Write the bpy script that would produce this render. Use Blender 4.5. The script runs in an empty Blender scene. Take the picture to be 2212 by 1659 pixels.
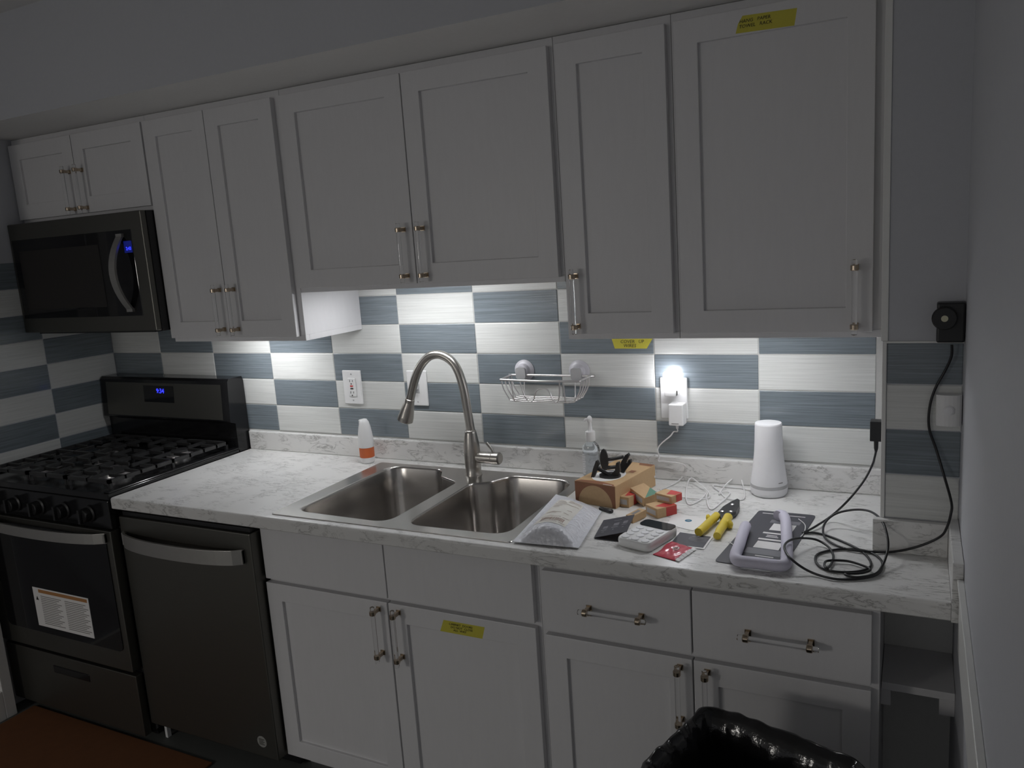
import bpy, bmesh, math, random
from mathutils import Matrix, Vector
random.seed(7)
S = 0.0254                      # the room is laid out in inches
sc = bpy.context.scene
COL = sc.collection

# ------------------------------------------------------------------ camera
FPX, W, H = 1729.447, 2212, 1659
RV = (0.1884284, 0.4674998, -0.0247722)
CP = Vector((124.3512, -91.5717, 65.5252))
_rv = Vector(RV)
_R = Matrix.Rotation(_rv.length, 3, _rv.normalized()) @ Matrix(((1, 0, 0), (0, 0, -1), (0, 1, 0)))
cam = bpy.data.cameras.new('camera')
cam.sensor_width = 36.0
cam.lens = 36.0 * FPX / W
cam.clip_start = 0.02
camo = bpy.data.objects.new('camera', cam)
COL.objects.link(camo)
_M = Matrix((_R[0], -_R[1], -_R[2])).transposed().to_4x4()
_M.translation = CP * S
camo.matrix_world = _M
sc.camera = camo

# ------------------------------------------------------------------ world / exposure
wd = bpy.data.worlds.new('world'); sc.world = wd; wd.use_nodes = True
WORLD = (0.97, 0.97, 1.0); WORLD_STR = 0.30
wd.node_tree.nodes['Background'].inputs[0].default_value = (*WORLD, 1)
wd.node_tree.nodes['Background'].inputs[1].default_value = WORLD_STR
vs = sc.view_settings
vs.view_transform = 'Standard'; vs.look = 'None'; vs.exposure = 0.0; vs.gamma = 1.0
vs.use_curve_mapping = False
LED_STR = 54.0       # under-cabinet bars
NIGHT_STR = 16.0     # plug-in night light
LAMP_STR = 21.0      # lamp in the next room

# ------------------------------------------------------------------ pixel -> place
def on(px, py, ax, val):
    d = _R.transposed() @ Vector(((px - W / 2) / FPX, (py - H / 2) / FPX, 1))
    t = (val - CP[ax]) / d[ax]
    return CP + t * d
def oz(px, py, z): return on(px, py, 2, z)
def oy(px, py, y): return on(px, py, 1, y)
def ox(px, py, x): return on(px, py, 0, x)

# ------------------------------------------------------------------ materials
def new_mat(name):
    m = bpy.data.materials.new(name); m.use_nodes = True
    nt = m.node_tree
    return m, nt, nt.nodes['Principled BSDF']
def setp(b, **k):
    for n, v in k.items():
        b.inputs[n].default_value = v
def pbr(name, col, rough=0.5, metal=0.0, var=0.06, nscale=60, bump=0.0, coat=0.0, spec=0.5, stretch=(1, 1, 1)):
    m, nt, b = new_mat(name)
    setp(b, **{'Roughness': rough, 'Metallic': metal, 'Coat Weight': coat, 'Specular IOR Level': spec})
    tc = nt.nodes.new('ShaderNodeTexCoord'); mp = nt.nodes.new('ShaderNodeMapping')
    mp.inputs['Scale'].default_value = stretch
    nz = nt.nodes.new('ShaderNodeTexNoise'); nz.inputs['Scale'].default_value = nscale; nz.inputs['Detail'].default_value = 4
    nt.links.new(tc.outputs['Object'], mp.inputs[0]); nt.links.new(mp.outputs[0], nz.inputs['Vector'])
    mx = nt.nodes.new('ShaderNodeMix'); mx.data_type = 'RGBA'
    mx.inputs[6].default_value = (*[c * (1 - var) for c in col], 1)
    mx.inputs[7].default_value = (*[min(1, c * (1 + var)) for c in col], 1)
    nt.links.new(nz.outputs['Fac'], mx.inputs[0]); nt.links.new(mx.outputs[2], b.inputs['Base Color'])
    if bump:
        bp = nt.nodes.new('ShaderNodeBump'); bp.inputs['Strength'].default_value = bump; bp.inputs['Distance'].default_value = 0.001
        nt.links.new(nz.outputs['Fac'], bp.inputs['Height']); nt.links.new(bp.outputs[0], b.inputs['Normal'])
    return m
def emis(name, col, st):
    m, nt, b = new_mat(name)
    setp(b, **{'Base Color': (*col, 1), 'Emission Color': (*col, 1), 'Emission Strength': st})
    return m
def clear(name, col=(1, 1, 1), rough=0.02, ior=1.49):
    m, nt, b = new_mat(name)
    setp(b, **{'Base Color': (*col, 1), 'Roughness': rough, 'IOR': ior, 'Transmission Weight': 1.0})
    return m
def film(name, alpha=0.25, col=(0.9, 0.9, 0.92)):
    m, nt, b = new_mat(name)
    setp(b, **{'Base Color': (*col, 1), 'Roughness': 0.12, 'Alpha': alpha, 'Specular IOR Level': 0.8})
    return m
def tile_mat(name, a, c):
    m, nt, b = new_mat(name)
    setp(b, **{'Roughness': 0.16, 'Coat Weight': 0.3, 'Coat Roughness': 0.08})
    tc = nt.nodes.new('ShaderNodeTexCoord'); oi = nt.nodes.new('ShaderNodeObjectInfo')
    vm = nt.nodes.new('ShaderNodeVectorMath'); vm.operation = 'MULTIPLY_ADD'
    cb = nt.nodes.new('ShaderNodeCombineXYZ')
    mu = nt.nodes.new('ShaderNodeMath'); mu.operation = 'MULTIPLY'; mu.inputs[1].default_value = 37.0
    nt.links.new(oi.outputs['Random'], mu.inputs[0])
    for i in range(3): nt.links.new(mu.outputs[0], cb.inputs[i])
    vm.inputs[1].default_value = (5, 5, 260)
    nt.links.new(tc.outputs['Object'], vm.inputs[0]); nt.links.new(cb.outputs[0], vm.inputs[2])
    nz = nt.nodes.new('ShaderNodeTexNoise'); nz.inputs['Scale'].default_value = 1.0; nz.inputs['Detail'].default_value = 6; nz.inputs['Roughness'].default_value = 0.65
    nt.links.new(vm.outputs[0], nz.inputs['Vector'])
    rp = nt.nodes.new('ShaderNodeValToRGB')
    rp.color_ramp.elements[0].position = 0.3; rp.color_ramp.elements[0].color = (*a, 1)
    rp.color_ramp.elements[1].position = 0.72; rp.color_ramp.elements[1].color = (*c, 1)
    nt.links.new(nz.outputs['Fac'], rp.inputs[0])
    nt.links.new(rp.outputs[0], b.inputs['Base Color'])
    bp = nt.nodes.new('ShaderNodeBump'); bp.inputs['Strength'].default_value = 0.35; bp.inputs['Distance'].default_value = 0.0008
    nt.links.new(nz.outputs['Fac'], bp.inputs['Height']); nt.links.new(bp.outputs[0], b.inputs['Normal'])
    return m
def marble_mat():
    m, nt, b = new_mat('marble_laminate')
    setp(b, **{'Roughness': 0.28})
    tc = nt.nodes.new('ShaderNodeTexCoord'); mp = nt.nodes.new('ShaderNodeMapping')
    mp.inputs['Rotation'].default_value = (0.3, 0.2, math.radians(38)); mp.inputs['Scale'].default_value = (8, 34, 22)
    nz = nt.nodes.new('ShaderNodeTexNoise'); nz.inputs['Scale'].default_value = 1.6; nz.inputs['Detail'].default_value = 9; nz.inputs['Roughness'].default_value = 0.62; nz.inputs['Distortion'].default_value = 0.9
    nt.links.new(tc.outputs['Object'], mp.inputs[0]); nt.links.new(mp.outputs[0], nz.inputs['Vector'])
    rp = nt.nodes.new('ShaderNodeValToRGB'); e = rp.color_ramp.elements
    e[0].position = 0.0; e[0].color = (0.76, 0.755, 0.74, 1)
    e[1].position = 1.0; e[1].color = (0.72, 0.715, 0.70, 1)
    for p, c in ((0.46, (0.75, 0.745, 0.73)), (0.489, (0.58, 0.575, 0.56)), (0.503, (0.30, 0.295, 0.28)), (0.517, (0.60, 0.595, 0.58)), (0.56, (0.75, 0.745, 0.73))):
        x = e.new(p); x.color = (*c, 1)
    n2 = nt.nodes.new('ShaderNodeTexNoise'); n2.inputs['Scale'].default_value = 14; n2.inputs['Detail'].default_value = 4
    nt.links.new(tc.outputs['Object'], n2.inputs['Vector'])
    r2 = nt.nodes.new('ShaderNodeValToRGB'); r2.color_ramp.elements[0].position = 0.42; r2.color_ramp.elements[1].position = 0.58
    nt.links.new(n2.outputs['Fac'], r2.inputs[0]); nt.links.new(nz.outputs['Fac'], rp.inputs[0])
    mx = nt.nodes.new('ShaderNodeMix'); mx.data_type = 'RGBA'
    mx.inputs[6].default_value = (0.75, 0.745, 0.73, 1)
    nt.links.new(r2.outputs[0], mx.inputs[0]); nt.links.new(rp.outputs[0], mx.inputs[7])
    nt.links.new(mx.outputs[2], b.inputs['Base Color'])
    return m

M = {}
M['white'] = pbr('cabinet_white', (0.70, 0.695, 0.705), 0.42, nscale=14, var=0.03, stretch=(6, 6, 1))
M['wall'] = pbr('wall_paint', (0.51, 0.52, 0.55), 0.6, var=0.03, nscale=90, bump=0.05)
M['ceil'] = pbr('ceiling_paint', (0.80, 0.79, 0.775), 0.7, var=0.03)
M['trim'] = pbr('trim_white', (0.76, 0.76, 0.74), 0.35, var=0.03)
M['grout'] = pbr('grout', (0.55, 0.55, 0.53), 0.8, var=0.08, nscale=200)
M['tl'] = tile_mat('tile_light', (0.60, 0.61, 0.59), (0.76, 0.77, 0.75))
M['td'] = tile_mat('tile_blue_grey', (0.135, 0.16, 0.18), (0.25, 0.29, 0.318))
M['marble'] = marble_mat()
M['steel'] = pbr('brushed_steel', (0.50, 0.485, 0.46), 0.30, 1.0, var=0.12, nscale=30, stretch=(1, 1, 30))
M['sink'] = pbr('sink_steel', (0.50, 0.48, 0.46), 0.25, 1.0, var=0.08, nscale=40, stretch=(20, 1, 1))
M['nickel'] = pbr('brushed_nickel', (0.46, 0.44, 0.41), 0.30, 1.0, var=0.05)
M['app'] = pbr('appliance_steel', (0.15, 0.147, 0.132), 0.42, 0.9, var=0.08, nscale=30, stretch=(1, 1, 40))
M['appb'] = pbr('appliance_bar', (0.42, 0.41, 0.39), 0.4, 0.75, var=0.06)
M['black'] = pbr('black_enamel', (0.012, 0.012, 0.013), 0.16, var=0.2)
M['iron'] = pbr('cast_iron', (0.03, 0.03, 0.031), 0.4, var=0.3, nscale=200, bump=0.2)
M['bglass'] = pbr('black_glass', (0.008, 0.008, 0.009), 0.05, var=0.1)
M['bplas'] = pbr('black_plastic', (0.014, 0.014, 0.015), 0.38, var=0.15)
M['dark'] = pbr('dark_void', (0.02, 0.018, 0.017), 0.8)
M['wplas'] = pbr('white_plastic', (0.80, 0.80, 0.80), 0.32, var=0.02)
M['gplas'] = pbr('grey_plastic', (0.45, 0.45, 0.46), 0.4, var=0.04)
M['wmatte'] = pbr('white_matte', (0.82, 0.82, 0.84), 0.5, var=0.02)
M['orange'] = pbr('orange_band', (0.62, 0.14, 0.04), 0.5, var=0.05)
M['acryl'] = clear('clear_acrylic')
M['brass'] = pbr('champagne_metal', (0.52, 0.43, 0.33), 0.22, 1.0, var=0.08)
M['kraft'] = pbr('kraft_card', (0.52, 0.35, 0.19), 0.7, var=0.08, nscale=120)
M['kraftd'] = pbr('printed_brown', (0.26, 0.11, 0.055), 0.6, var=0.06)
M['red'] = pbr('red_print', (0.52, 0.05, 0.045), 0.5, var=0.05)
M['green'] = pbr('green_print', (0.10, 0.24, 0.17), 0.55, var=0.05)
M['redgloss'] = pbr('red_foil', (0.62, 0.05, 0.09), 0.22, var=0.1, coat=0.4)
M['yellow'] = pbr('yellow_grip', (0.72, 0.56, 0.05), 0.4, var=0.05)
M['tape'] = pbr('yellow_tape', (0.60, 0.54, 0.06), 0.6, var=0.06, nscale=200)
M['ink'] = pbr('ink', (0.03, 0.026, 0.02), 0.6)
M['inkg'] = pbr('ink_grey', (0.22, 0.21, 0.20), 0.6)
M['inkb'] = pbr('ink_brown', (0.36, 0.27, 0.23), 0.6)
M['slate'] = pbr('slate_card', (0.055, 0.055, 0.068), 0.5, var=0.05)
M['slate2'] = pbr('slate_card_print', (0.18, 0.18, 0.20), 0.4, var=0.05)
M['stkr'] = pbr('sticker_grey', (0.30, 0.30, 0.28), 0.5)
M['tan'] = pbr('sticker_tan', (0.42, 0.20, 0.07), 0.5)
M['paper'] = pbr('paper_white', (0.80, 0.79, 0.78), 0.55, var=0.02)
M['label'] = pbr('label_paper', (0.74, 0.72, 0.67), 0.55, var=0.02)
M['blue'] = pbr('blue_print', (0.03, 0.16, 0.26), 0.5)
M['bubble'] = pbr('bubble_mailer', (0.72, 0.73, 0.78), 0.30, var=0.03, nscale=170)
_nt = M['bubble'].node_tree; _vo = _nt.nodes.new('ShaderNodeTexVoronoi'); _vo.inputs['Scale'].default_value = 110
_tc2 = _nt.nodes.new('ShaderNodeTexCoord'); _bp = _nt.nodes.new('ShaderNodeBump'); _bp.invert = True; _bp.inputs['Strength'].default_value = 1.0; _bp.inputs['Distance'].default_value = 0.002
_nt.links.new(_tc2.outputs['Object'], _vo.inputs['Vector']); _nt.links.new(_vo.outputs['Distance'], _bp.inputs['Height']); _nt.links.new(_bp.outputs[0], _nt.nodes['Principled BSDF'].inputs['Normal'])
M['foam'] = pbr('lilac_foam', (0.62, 0.60, 0.71), 0.6, var=0.04, nscale=250, bump=0.15)
M['wcord'] = pbr('white_cord', (0.78, 0.77, 0.77), 0.45, var=0.02)
M['bcord'] = pbr('black_cord', (0.012, 0.012, 0.014), 0.35)
M['film'] = film('clear_film', 0.16)
M['film2'] = film('clear_sheet', 0.06)
M['pet'] = clear('bottle_pet', (0.90, 0.95, 1.0), 0.04, 1.36)
M['pump'] = pbr('pump_white', (0.78, 0.78, 0.78), 0.3, var=0.02)
M['alu'] = pbr('satin_aluminium', (0.78, 0.76, 0.76), 0.28, 0.85, var=0.04)
M['cup'] = pbr('suction_grey', (0.55, 0.54, 0.58), 0.35, var=0.04)
M['liner'] = pbr('bin_liner', (0.010, 0.010, 0.011), 0.13, var=0.3, nscale=60, bump=1.0)
M['rug'] = pbr('rust_mat', (0.15, 0.055, 0.018), 0.85, var=0.15, nscale=40, bump=0.3)
M['floor'] = pbr('grey_vinyl', (0.10, 0.105, 0.10), 0.55, var=0.1, nscale=8)
M['led'] = emis('led_lens', (0.97, 0.98, 1.0), LED_STR)
M['led2'] = emis('led_lens_dim', (0.97, 0.98, 1.0), LED_STR * 0.95)
M['night'] = emis('night_lens', (0.95, 0.95, 1.0), NIGHT_STR)
M['lamp'] = emis('lamp_glass', (1.0, 0.96, 0.9), LAMP_STR)
M['clock'] = emis('clock_blue', (0.03, 0.04, 1.0), 2.2)
M['clockbg'] = emis('clock_back', (0.006, 0.012, 0.16), 0.5)
M['ledring'] = pbr('pale_button', (0.60, 0.58, 0.42), 0.4)

# ------------------------------------------------------------------ mesh building
class MB:
    def __init__(s): s.v = []; s.f = []; s.m = []; s.s = []
    def add(s, vs_, fs, mi=0, sm=False):
        o = len(s.v); s.v += [tuple(v) for v in vs_]
        for f in fs: s.f.append([i + o for i in f]); s.m.append(mi); s.s.append(sm)
        return s
    def box(s, x0, x1, y0, y1, z0, z1, mi=0, X=None):
        x0, x1 = min(x0, x1), max(x0, x1); y0, y1 = min(y0, y1), max(y0, y1); z0, z1 = min(z0, z1), max(z0, z1)
        v = [Vector(p) for p in ((x0, y0, z0), (x1, y0, z0), (x1, y1, z0), (x0, y1, z0), (x0, y0, z1), (x1, y0, z1), (x1, y1, z1), (x0, y1, z1))]
        if X: v = [X @ p for p in v]
        return s.add(v, [(0, 3, 2, 1), (4, 5, 6, 7), (0, 1, 5, 4), (1, 2, 6, 5), (2, 3, 7, 6), (3, 0, 4, 7)], mi)
    def quad(s, pts, mi=0): return s.add(pts, [tuple(range(len(pts)))], mi)
    def slab(s, pts, t, mi=0):
        n = len(pts); pts = [Vector(p) for p in pts]
        nn = (pts[1] - pts[0]).cross(pts[2] - pts[1]).normalized() * t
        return s.add(pts + [p + nn for p in pts], [tuple(range(n))[::-1], tuple(range(n, 2 * n))] + [(i, (i + 1) % n, (i + 1) % n + n, i + n) for i in range(n)], mi)
    def prism(s, poly, X, h, mi=0, sm=False):
        n = len(poly)
        a = [X @ Vector((p[0], p[1], 0)) for p in poly]; b = [X @ Vector((p[0], p[1], h)) for p in poly]
        s.add(a + b, [tuple(range(n))[::-1], tuple(range(n, 2 * n))], mi)
        return s.add(a + b, [(i, (i + 1) % n, (i + 1) % n + n, i + n) for i in range(n)], mi, sm)
    def tube(s, pts, r, n=8, closed=False, mi=0, flat=1.0, up=None):
        pts = [Vector(p) for p in pts]; k = len(pts); rings = []
        rr = r if isinstance(r, (list, tuple)) else [r] * k
        prev = None
        for i, p in enumerate(pts):
            a = pts[(i - 1) % k] if closed or i else p; b = pts[(i + 1) % k] if closed or i < k - 1 else p
            t = (b - a)
            t = t.normalized() if t.length > 1e-9 else Vector((0, 0, 1))
            ref = Vector(up) if up else (prev if prev is not None else (Vector((0, 0, 1)) if abs(t.z) < 0.9 else Vector((1, 0, 0))))
            nr = (ref - t * ref.dot(t))
            if nr.length < 1e-6: nr = t.orthogonal()
            nr.normalize(); bi = t.cross(nr); prev = nr
            rings.append([p + rr[i] * (math.cos(2 * math.pi * j / n) * bi + flat * math.sin(2 * math.pi * j / n) * nr) for j in range(n)])
        vs_ = [v for g in rings for v in g]; fs = []
        for i in range(k if closed else k - 1):
            a = i * n; b = ((i + 1) % k) * n
            fs += [(a + j, a + (j + 1) % n, b + (j + 1) % n, b + j) for j in range(n)]
        s.add(vs_, fs, mi, True)
        if not closed:
            s.add(rings[0], [tuple(range(n))[::-1]], mi); s.add(rings[-1], [tuple(range(n))], mi)
        return s
    def lathe(s, prof, X=None, n=24, mi=0, sharp=True):
        X = X or Matrix()
        def ring(r, z): return [X @ Vector((r * math.cos(2 * math.pi * j / n), r * math.sin(2 * math.pi * j / n), z)) for j in range(n)]
        if sharp:
            for (r0, z0), (r1, z1) in zip(prof, prof[1:]):
                s.add(ring(r0, z0) + ring(r1, z1), [(j, (j + 1) % n, (j + 1) % n + n, j + n) for j in range(n)], mi, True)
        else:
            vs_ = [v for r, z in prof for v in ring(r, z)]
            fs = [(i * n + j, i * n + (j + 1) % n, (i + 1) * n + (j + 1) % n, (i + 1) * n + j) for i in range(len(prof) - 1) for j in range(n)]
            s.add(vs_, fs, mi, True)
        r0, z0 = prof[0]; r1, z1 = prof[-1]
        if r0 > 0.01: s.add(ring(r0, z0), [tuple(range(n))[::-1]], mi)
        if r1 > 0.01: s.add(ring(r1, z1), [tuple(range(n))], mi)
        return s
    def grid(s, fn, nu, nv, mi=0, sm=True):
        vs_ = [fn(i / nu, j / nv) for j in range(nv + 1) for i in range(nu + 1)]
        return s.add(vs_, [(j * (nu + 1) + i, j * (nu + 1) + i + 1, (j + 1) * (nu + 1) + i + 1, (j + 1) * (nu + 1) + i) for j in range(nv) for i in range(nu)], mi, sm)

def T(x, y, z): return Matrix.Translation((x, y, z))
def RX(a): return Matrix.Rotation(math.radians(a), 4, 'X')
def RY(a): return Matrix.Rotation(math.radians(a), 4, 'Y')
def RZ(a): return Matrix.Rotation(math.radians(a), 4, 'Z')
def cr(pts, n=6, closed=False):
    P = [Vector(p) for p in pts]; k = len(P); out = []
    for i in range(k if closed else k - 1):
        g = lambda j: P[j % k] if closed else P[max(0, min(k - 1, j))]
        a, b, c, d = g(i - 1), g(i), g(i + 1), g(i + 2)
        for q in range(n):
            t = q / n
            out.append(0.5 * ((2 * b) + (c - a) * t + (2 * a - 5 * b + 4 * c - d) * t * t + (3 * b - a - 3 * c + d) * t ** 3))
    if not closed: out.append(P[-1])
    return out
def rrect(w, h, r, n=5, cx=0, cy=0):
    o = []
    for qx, qy, a0 in ((1, 1, 0), (-1, 1, 90), (-1, -1, 180), (1, -1, 270)):
        for i in range(n + 1):
            a = math.radians(a0 + 90 * i / n)
            o.append((cx + qx * (w / 2 - r) + r * math.cos(a), cy + qy * (h / 2 - r) + r * math.sin(a)))
    return o
ORIG = {}
def build(name, mb, mats, parent=None, bevel=0.0, seg=2, origin=None, fix=True):
    if parent is not None: origin = ORIG[parent.name]
    elif origin is None:
        xs = [v[0] for v in mb.v]; ys = [v[1] for v in mb.v]; zs = [v[2] for v in mb.v]
        origin = Vector(((min(xs) + max(xs)) / 2, (min(ys) + max(ys)) / 2, min(zs)))
    origin = Vector(origin)
    me = bpy.data.meshes.new(name)
    me.from_pydata([(Vector(v) - origin) * S for v in mb.v], [], mb.f)
    for p, mi, sm in zip(me.polygons, mb.m, mb.s): p.material_index = mi; p.use_smooth = sm
    for m in (mats if isinstance(mats, (list, tuple)) else [mats]): me.materials.append(M[m])
    if fix:
        bm = bmesh.new(); bm.from_mesh(me)
        bmesh.ops.recalc_face_normals(bm, faces=bm.faces); bm.to_mesh(me); bm.free()
    me.update()
    o = bpy.data.objects.new(name, me); COL.objects.link(o)
    if parent is not None: o.parent = parent
    else: o.location = origin * S
    ORIG[o.name] = origin
    if bevel:
        b = o.modifiers.new('bevel', 'BEVEL'); b.width = bevel * S; b.segments = seg; b.limit_method = 'ANGLE'; b.angle_limit = math.radians(40)
    return o
def tag(o, label, cat, group=None):
    o['label'] = label; o['category'] = cat
    if group: o['group'] = group
    return o
def thing(name, label, cat, loc, group=None):
    o = bpy.data.objects.new(name, None); COL.objects.link(o); o.empty_display_size = 0.02
    o.location = Vector(loc) * S; ORIG[o.name] = Vector(loc)
    return tag(o, label, cat, group)
def struct(o, label=None):
    o['kind'] = 'structure'
    if label: o['label'] = label
    return o
def text_mb(txt, size, X, mi=0, mb=None, shear=0.0, bold=0.0):
    cu = bpy.data.curves.new('txt', 'FONT'); cu.body = txt; cu.size = size; cu.align_x = 'CENTER'; cu.align_y = 'CENTER'
    cu.shear = shear; cu.resolution_u = 2; cu.offset = bold
    o = bpy.data.objects.new('txt', cu); COL.objects.link(o)
    dg = bpy.context.evaluated_depsgraph_get(); dg.update()
    me = bpy.data.meshes.new_from_object(o.evaluated_get(dg))
    mb = mb or MB()
    mb.add([X @ v.co for v in me.vertices], [tuple(p.vertices) for p in me.polygons], mi)
    bpy.data.objects.remove(o); bpy.data.curves.remove(cu); bpy.data.meshes.remove(me)
    return mb
FACE_Y = RX(90)        # text plane XY -> world XZ, facing -y

# ================================================================== SETTING
XL, XR, YB = 0.4, 127.9, 0.0
ZC = 36.0
PZ, PX_ = 4.06, 12.06
Z0 = 39.044
CEIL = 98.4
struct(build('floor', MB().box(-160, 200, -300, 6, -2, 0), 'floor'))
struct(build('ceiling', MB().box(-160, 200, -300, 6, CEIL, CEIL + 3), 'ceil'))
wb = struct(build('wall_back', MB().box(-4, XR + 4, 0.07, 4, 0, CEIL), ['grout']), 'tiled kitchen wall behind the worktop')
wl = struct(build('wall_left', MB().box(-4, XL - 0.07, -27.6, 0.07, 0, CEIL), ['wall']), 'left wall beside the range, tiled above the cooktop')
struct(build('wall_right', MB().box(XR, XR + 4, -130, 0.07, 0, CEIL), 'wall'))
struct(build('wall_left_front', MB().box(-4, 2.4, -72, -29.4, 0, CEIL), 'wall'))  # unseen stretch lengthened to block ambient light and darken the left side
wr = struct(build('wall_return', MB().box(122.0, XR, -15.93, 0.07, ZC + 0.02, 85.75), ['wall']), 'boxed-out wall corner between the worktop and the right wall')
sf = MB().box(XL - 0.06, XR, -22.6, 0.07, 85.75, CEIL)
sf.m[0] = 1
struct(build('wall_soffit', sf, ['wall', 'ceil']), 'soffit above the wall cabinets')
# tiles
TH = 0.25
def tile_mesh(w, h, axis):
    m = MB()
    if axis == 'y': m.box(0, w, 0, TH, 0, h)
    else: m.box(-TH, 0, -w, 0, 0, h)
    me = bpy.data.meshes.new('tile')
    me.from_pydata([Vector(v) * S for v in m.v], [], m.f)
    return me
_tc = {}
def tile(parent, x, y, z, w, h, axis, dark):
    key = (round(w, 2), round(h, 2), axis, dark)
    if key not in _tc:
        _tc[key] = tile_mesh(w, h, axis); _tc[key].materials.append(M['td' if dark else 'tl'])
    o = bpy.data.objects.new('tile', _tc[key]); COL.objects.link(o)
    o.parent = parent; o.location = (Vector((x, y, z)) - ORIG[parent.name]) * S
    b = o.modifiers.new('bevel', 'BEVEL'); b.width = 0.07 * S; b.segments = 2
    return o
G = 0.05
for i in range(11):
    for k in range(-1 if i < 3 else 0, 6):
        x0, x1 = i * PX_ + G, (i + 1) * PX_ - G
        x0 = max(x0, XL); x1 = min(x1, 121.95)
        z0, z1 = Z0 + k * PZ + G, Z0 + (k + 1) * PZ - G
        if k == 5 and not (4 <= i <= 7): continue
        if i == 10: continue
        tile(wb, x0, YB, z0, x1 - x0, z1 - z0, 'y', (i + k) % 2 == 0)
for c in range(3):
    for k in range(-1, 7):
        y1, y0 = -c * PX_ - G, max(-(c + 1) * PX_ + G, -27.55)
        z0, z1 = Z0 + k * PZ + G, Z0 + (k + 1) * PZ - G
        tile(wl, XL, y1, z0, y1 - y0, z1 - z0, 'x', (c + k) % 2 == 1)
for k, (z0, z1) in enumerate(((39.05, 43.02), (43.1, 47.1), (47.18, 51.1), (51.2, 54.72))):
    tile(wr, 122.1, -16.0, z0, XR - 122.15, z1 - z0, 'y', k % 2 == 1)
struct(build('trim_1', MB().box(121.72, 122.06, -16.12, -15.5, 39.0, 54.8).box(121.72, XR - 0.02, -16.14, -15.9, 54.74, 54.92), 'trim', bevel=0.04), 'white edge strip around the tiled return')
struct(build('trim_2', MB().box(121.6, 122.15, -16.05, -11.9, 54.92, 85.75), 'trim', bevel=0.04), 'white filler strip beside the wall cabinets')
cr_ = MB().box(XR - 0.3, XR, -130, -26.25, 32.5, 37.8).box(XR - 0.45, XR, -130, -26.25, 37.8, 38.15)
struct(build('trim_3', cr_, 'trim', bevel=0.06), 'white rail board on the right wall')
struct(build('trim_4', MB().box(XL, 3.3, -29.3, -27.7, 0, 84), 'trim', bevel=0.1), 'white door casing beside the range')
struct(build('baseboard_left', MB().box(2.4, 3.3, -72, -29.3, 0, 4.5), 'trim', bevel=0.1))

# ================================================================== LAMP IN THE NEXT ROOM
lp = thing('ceiling_lamp', 'round white glass ceiling lamp in the next room', 'lamp', (12, -175, CEIL - 31))
build('shade', MB().lathe([(0.02, -8), (8, -7), (12.5, -4), (14, 0)], T(12, -175, CEIL - 31), 20, sharp=False), 'lamp', lp)
build('stem', MB().lathe([(14.2, 0), (14.2, 1.0), (0.6, 1.2), (0.6, 31)], T(12, -175, CEIL - 31), 20), 'nickel', lp)

# ================================================================== CABINETS
def shaker(x0, x1, z0, z1, yf, st=2.25, th=0.75, rec=0.4):
    m = MB(); yb = yf + th
    a0, a1, c0, c1 = x0 + st, x1 - st, z0 + st, z1 - st; yr = yf + rec
    v = [(x0, yf, z0), (x1, yf, z0), (x1, yf, z1), (x0, yf, z1), (a0, yf, c0), (a1, yf, c0), (a1, yf, c1), (a0, yf, c1),
         (a0, yr, c0), (a1, yr, c0), (a1, yr, c1), (a0, yr, c1), (x0, yb, z0), (x1, yb, z0), (x1, yb, z1), (x0, yb, z1)]
    m.add(v, [(0, 1, 5, 4), (1, 2, 6, 5), (2, 3, 7, 6), (3, 0, 4, 7), (4, 5, 9, 8), (5, 6, 10, 9), (6, 7, 11, 10), (7, 4, 8, 11), (8, 9, 10, 11),
              (0, 12, 13, 1), (1, 13, 14, 2), (2, 14, 15, 3), (3, 15, 12, 0), (12, 15, 14, 13)])
    return m
def handle(door, x, z, yf, vert=True, sp=5.3):
    """clear acrylic bar on two square metal posts, centred at (x, z) on a face at yf"""
    d = sp / 2
    for q in (-d, d):
        cx, cz = (x, z + q) if vert else (x + q, z)
        p = MB()
        p.box(cx - 0.28, cx + 0.28, yf - 0.12, yf, cz - 0.28, cz + 0.28)
        p.box(cx - 0.17, cx + 0.17, yf - 1.1, yf - 0.1, cz - 0.2, cz + 0.2)
        X = T(cx, yf - 1.2, cz) @ (Matrix() if vert else RY(90)) @ T(0, 0, -0.25)
        p.lathe([(0.31, 0), (0.36, 0.06), (0.36, 0.44), (0.31, 0.5)], X, 16)
        build('handle_post', p, 'brass', door)
    L = sp + 1.5
    X = T(x, yf - 1.2, z) @ (Matrix() if vert else RY(90)) @ T(0, 0, -L / 2)
    build('handle_bar', MB().lathe([(0.19, 0), (0.25, 0.06), (0.25, L - 0.06), (0.19, L)], X, 14), 'acryl', door)
YU, YUB = -12.6, -11.85
def upper(name, label, x0, x1, zb, doors, zdoor):
    t = thing(name, label, 'cabinet', ((x0 + x1) / 2, -6, zb), 'wall cabinets')
    b = MB().box(x0, x1, YUB, -0.02, zb + 0.75, 85.7)
    b.box(x0, x1, YUB, YUB + 0.75, zb, zb + 0.75).box(x0, x0 + 0.5, YUB + 0.75, -0.02, zb, zb + 0.75).box(x1 - 0.5, x1, YUB + 0.75, -0.02, zb, zb + 0.75)
    build('body', b, 'white', t, bevel=0.04)
    for (a, c, hx, hz) in doors:
        d = build('door', shaker(a, c, zdoor, 84.83, YU), 'white', t, bevel=0.05)
        handle(d, hx, hz, YU)
    return t
upper('wall_cabinet', 'short white double-door wall cabinet above the microwave', 0.42, 29.98, 73.2, [(0.6, 15.1, 14.0, 77.1), (15.25, 29.85, 16.75, 77.1)], 73.75)
upper('wall_cabinet', 'tall white double-door wall cabinet between the microwave and the cabinet over the sink', 30.02, 54.0, 54.7, [(30.2, 41.62, 40.7, 59.1), (41.74, 53.15, 43.3, 59.1)], 55.3)
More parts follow.
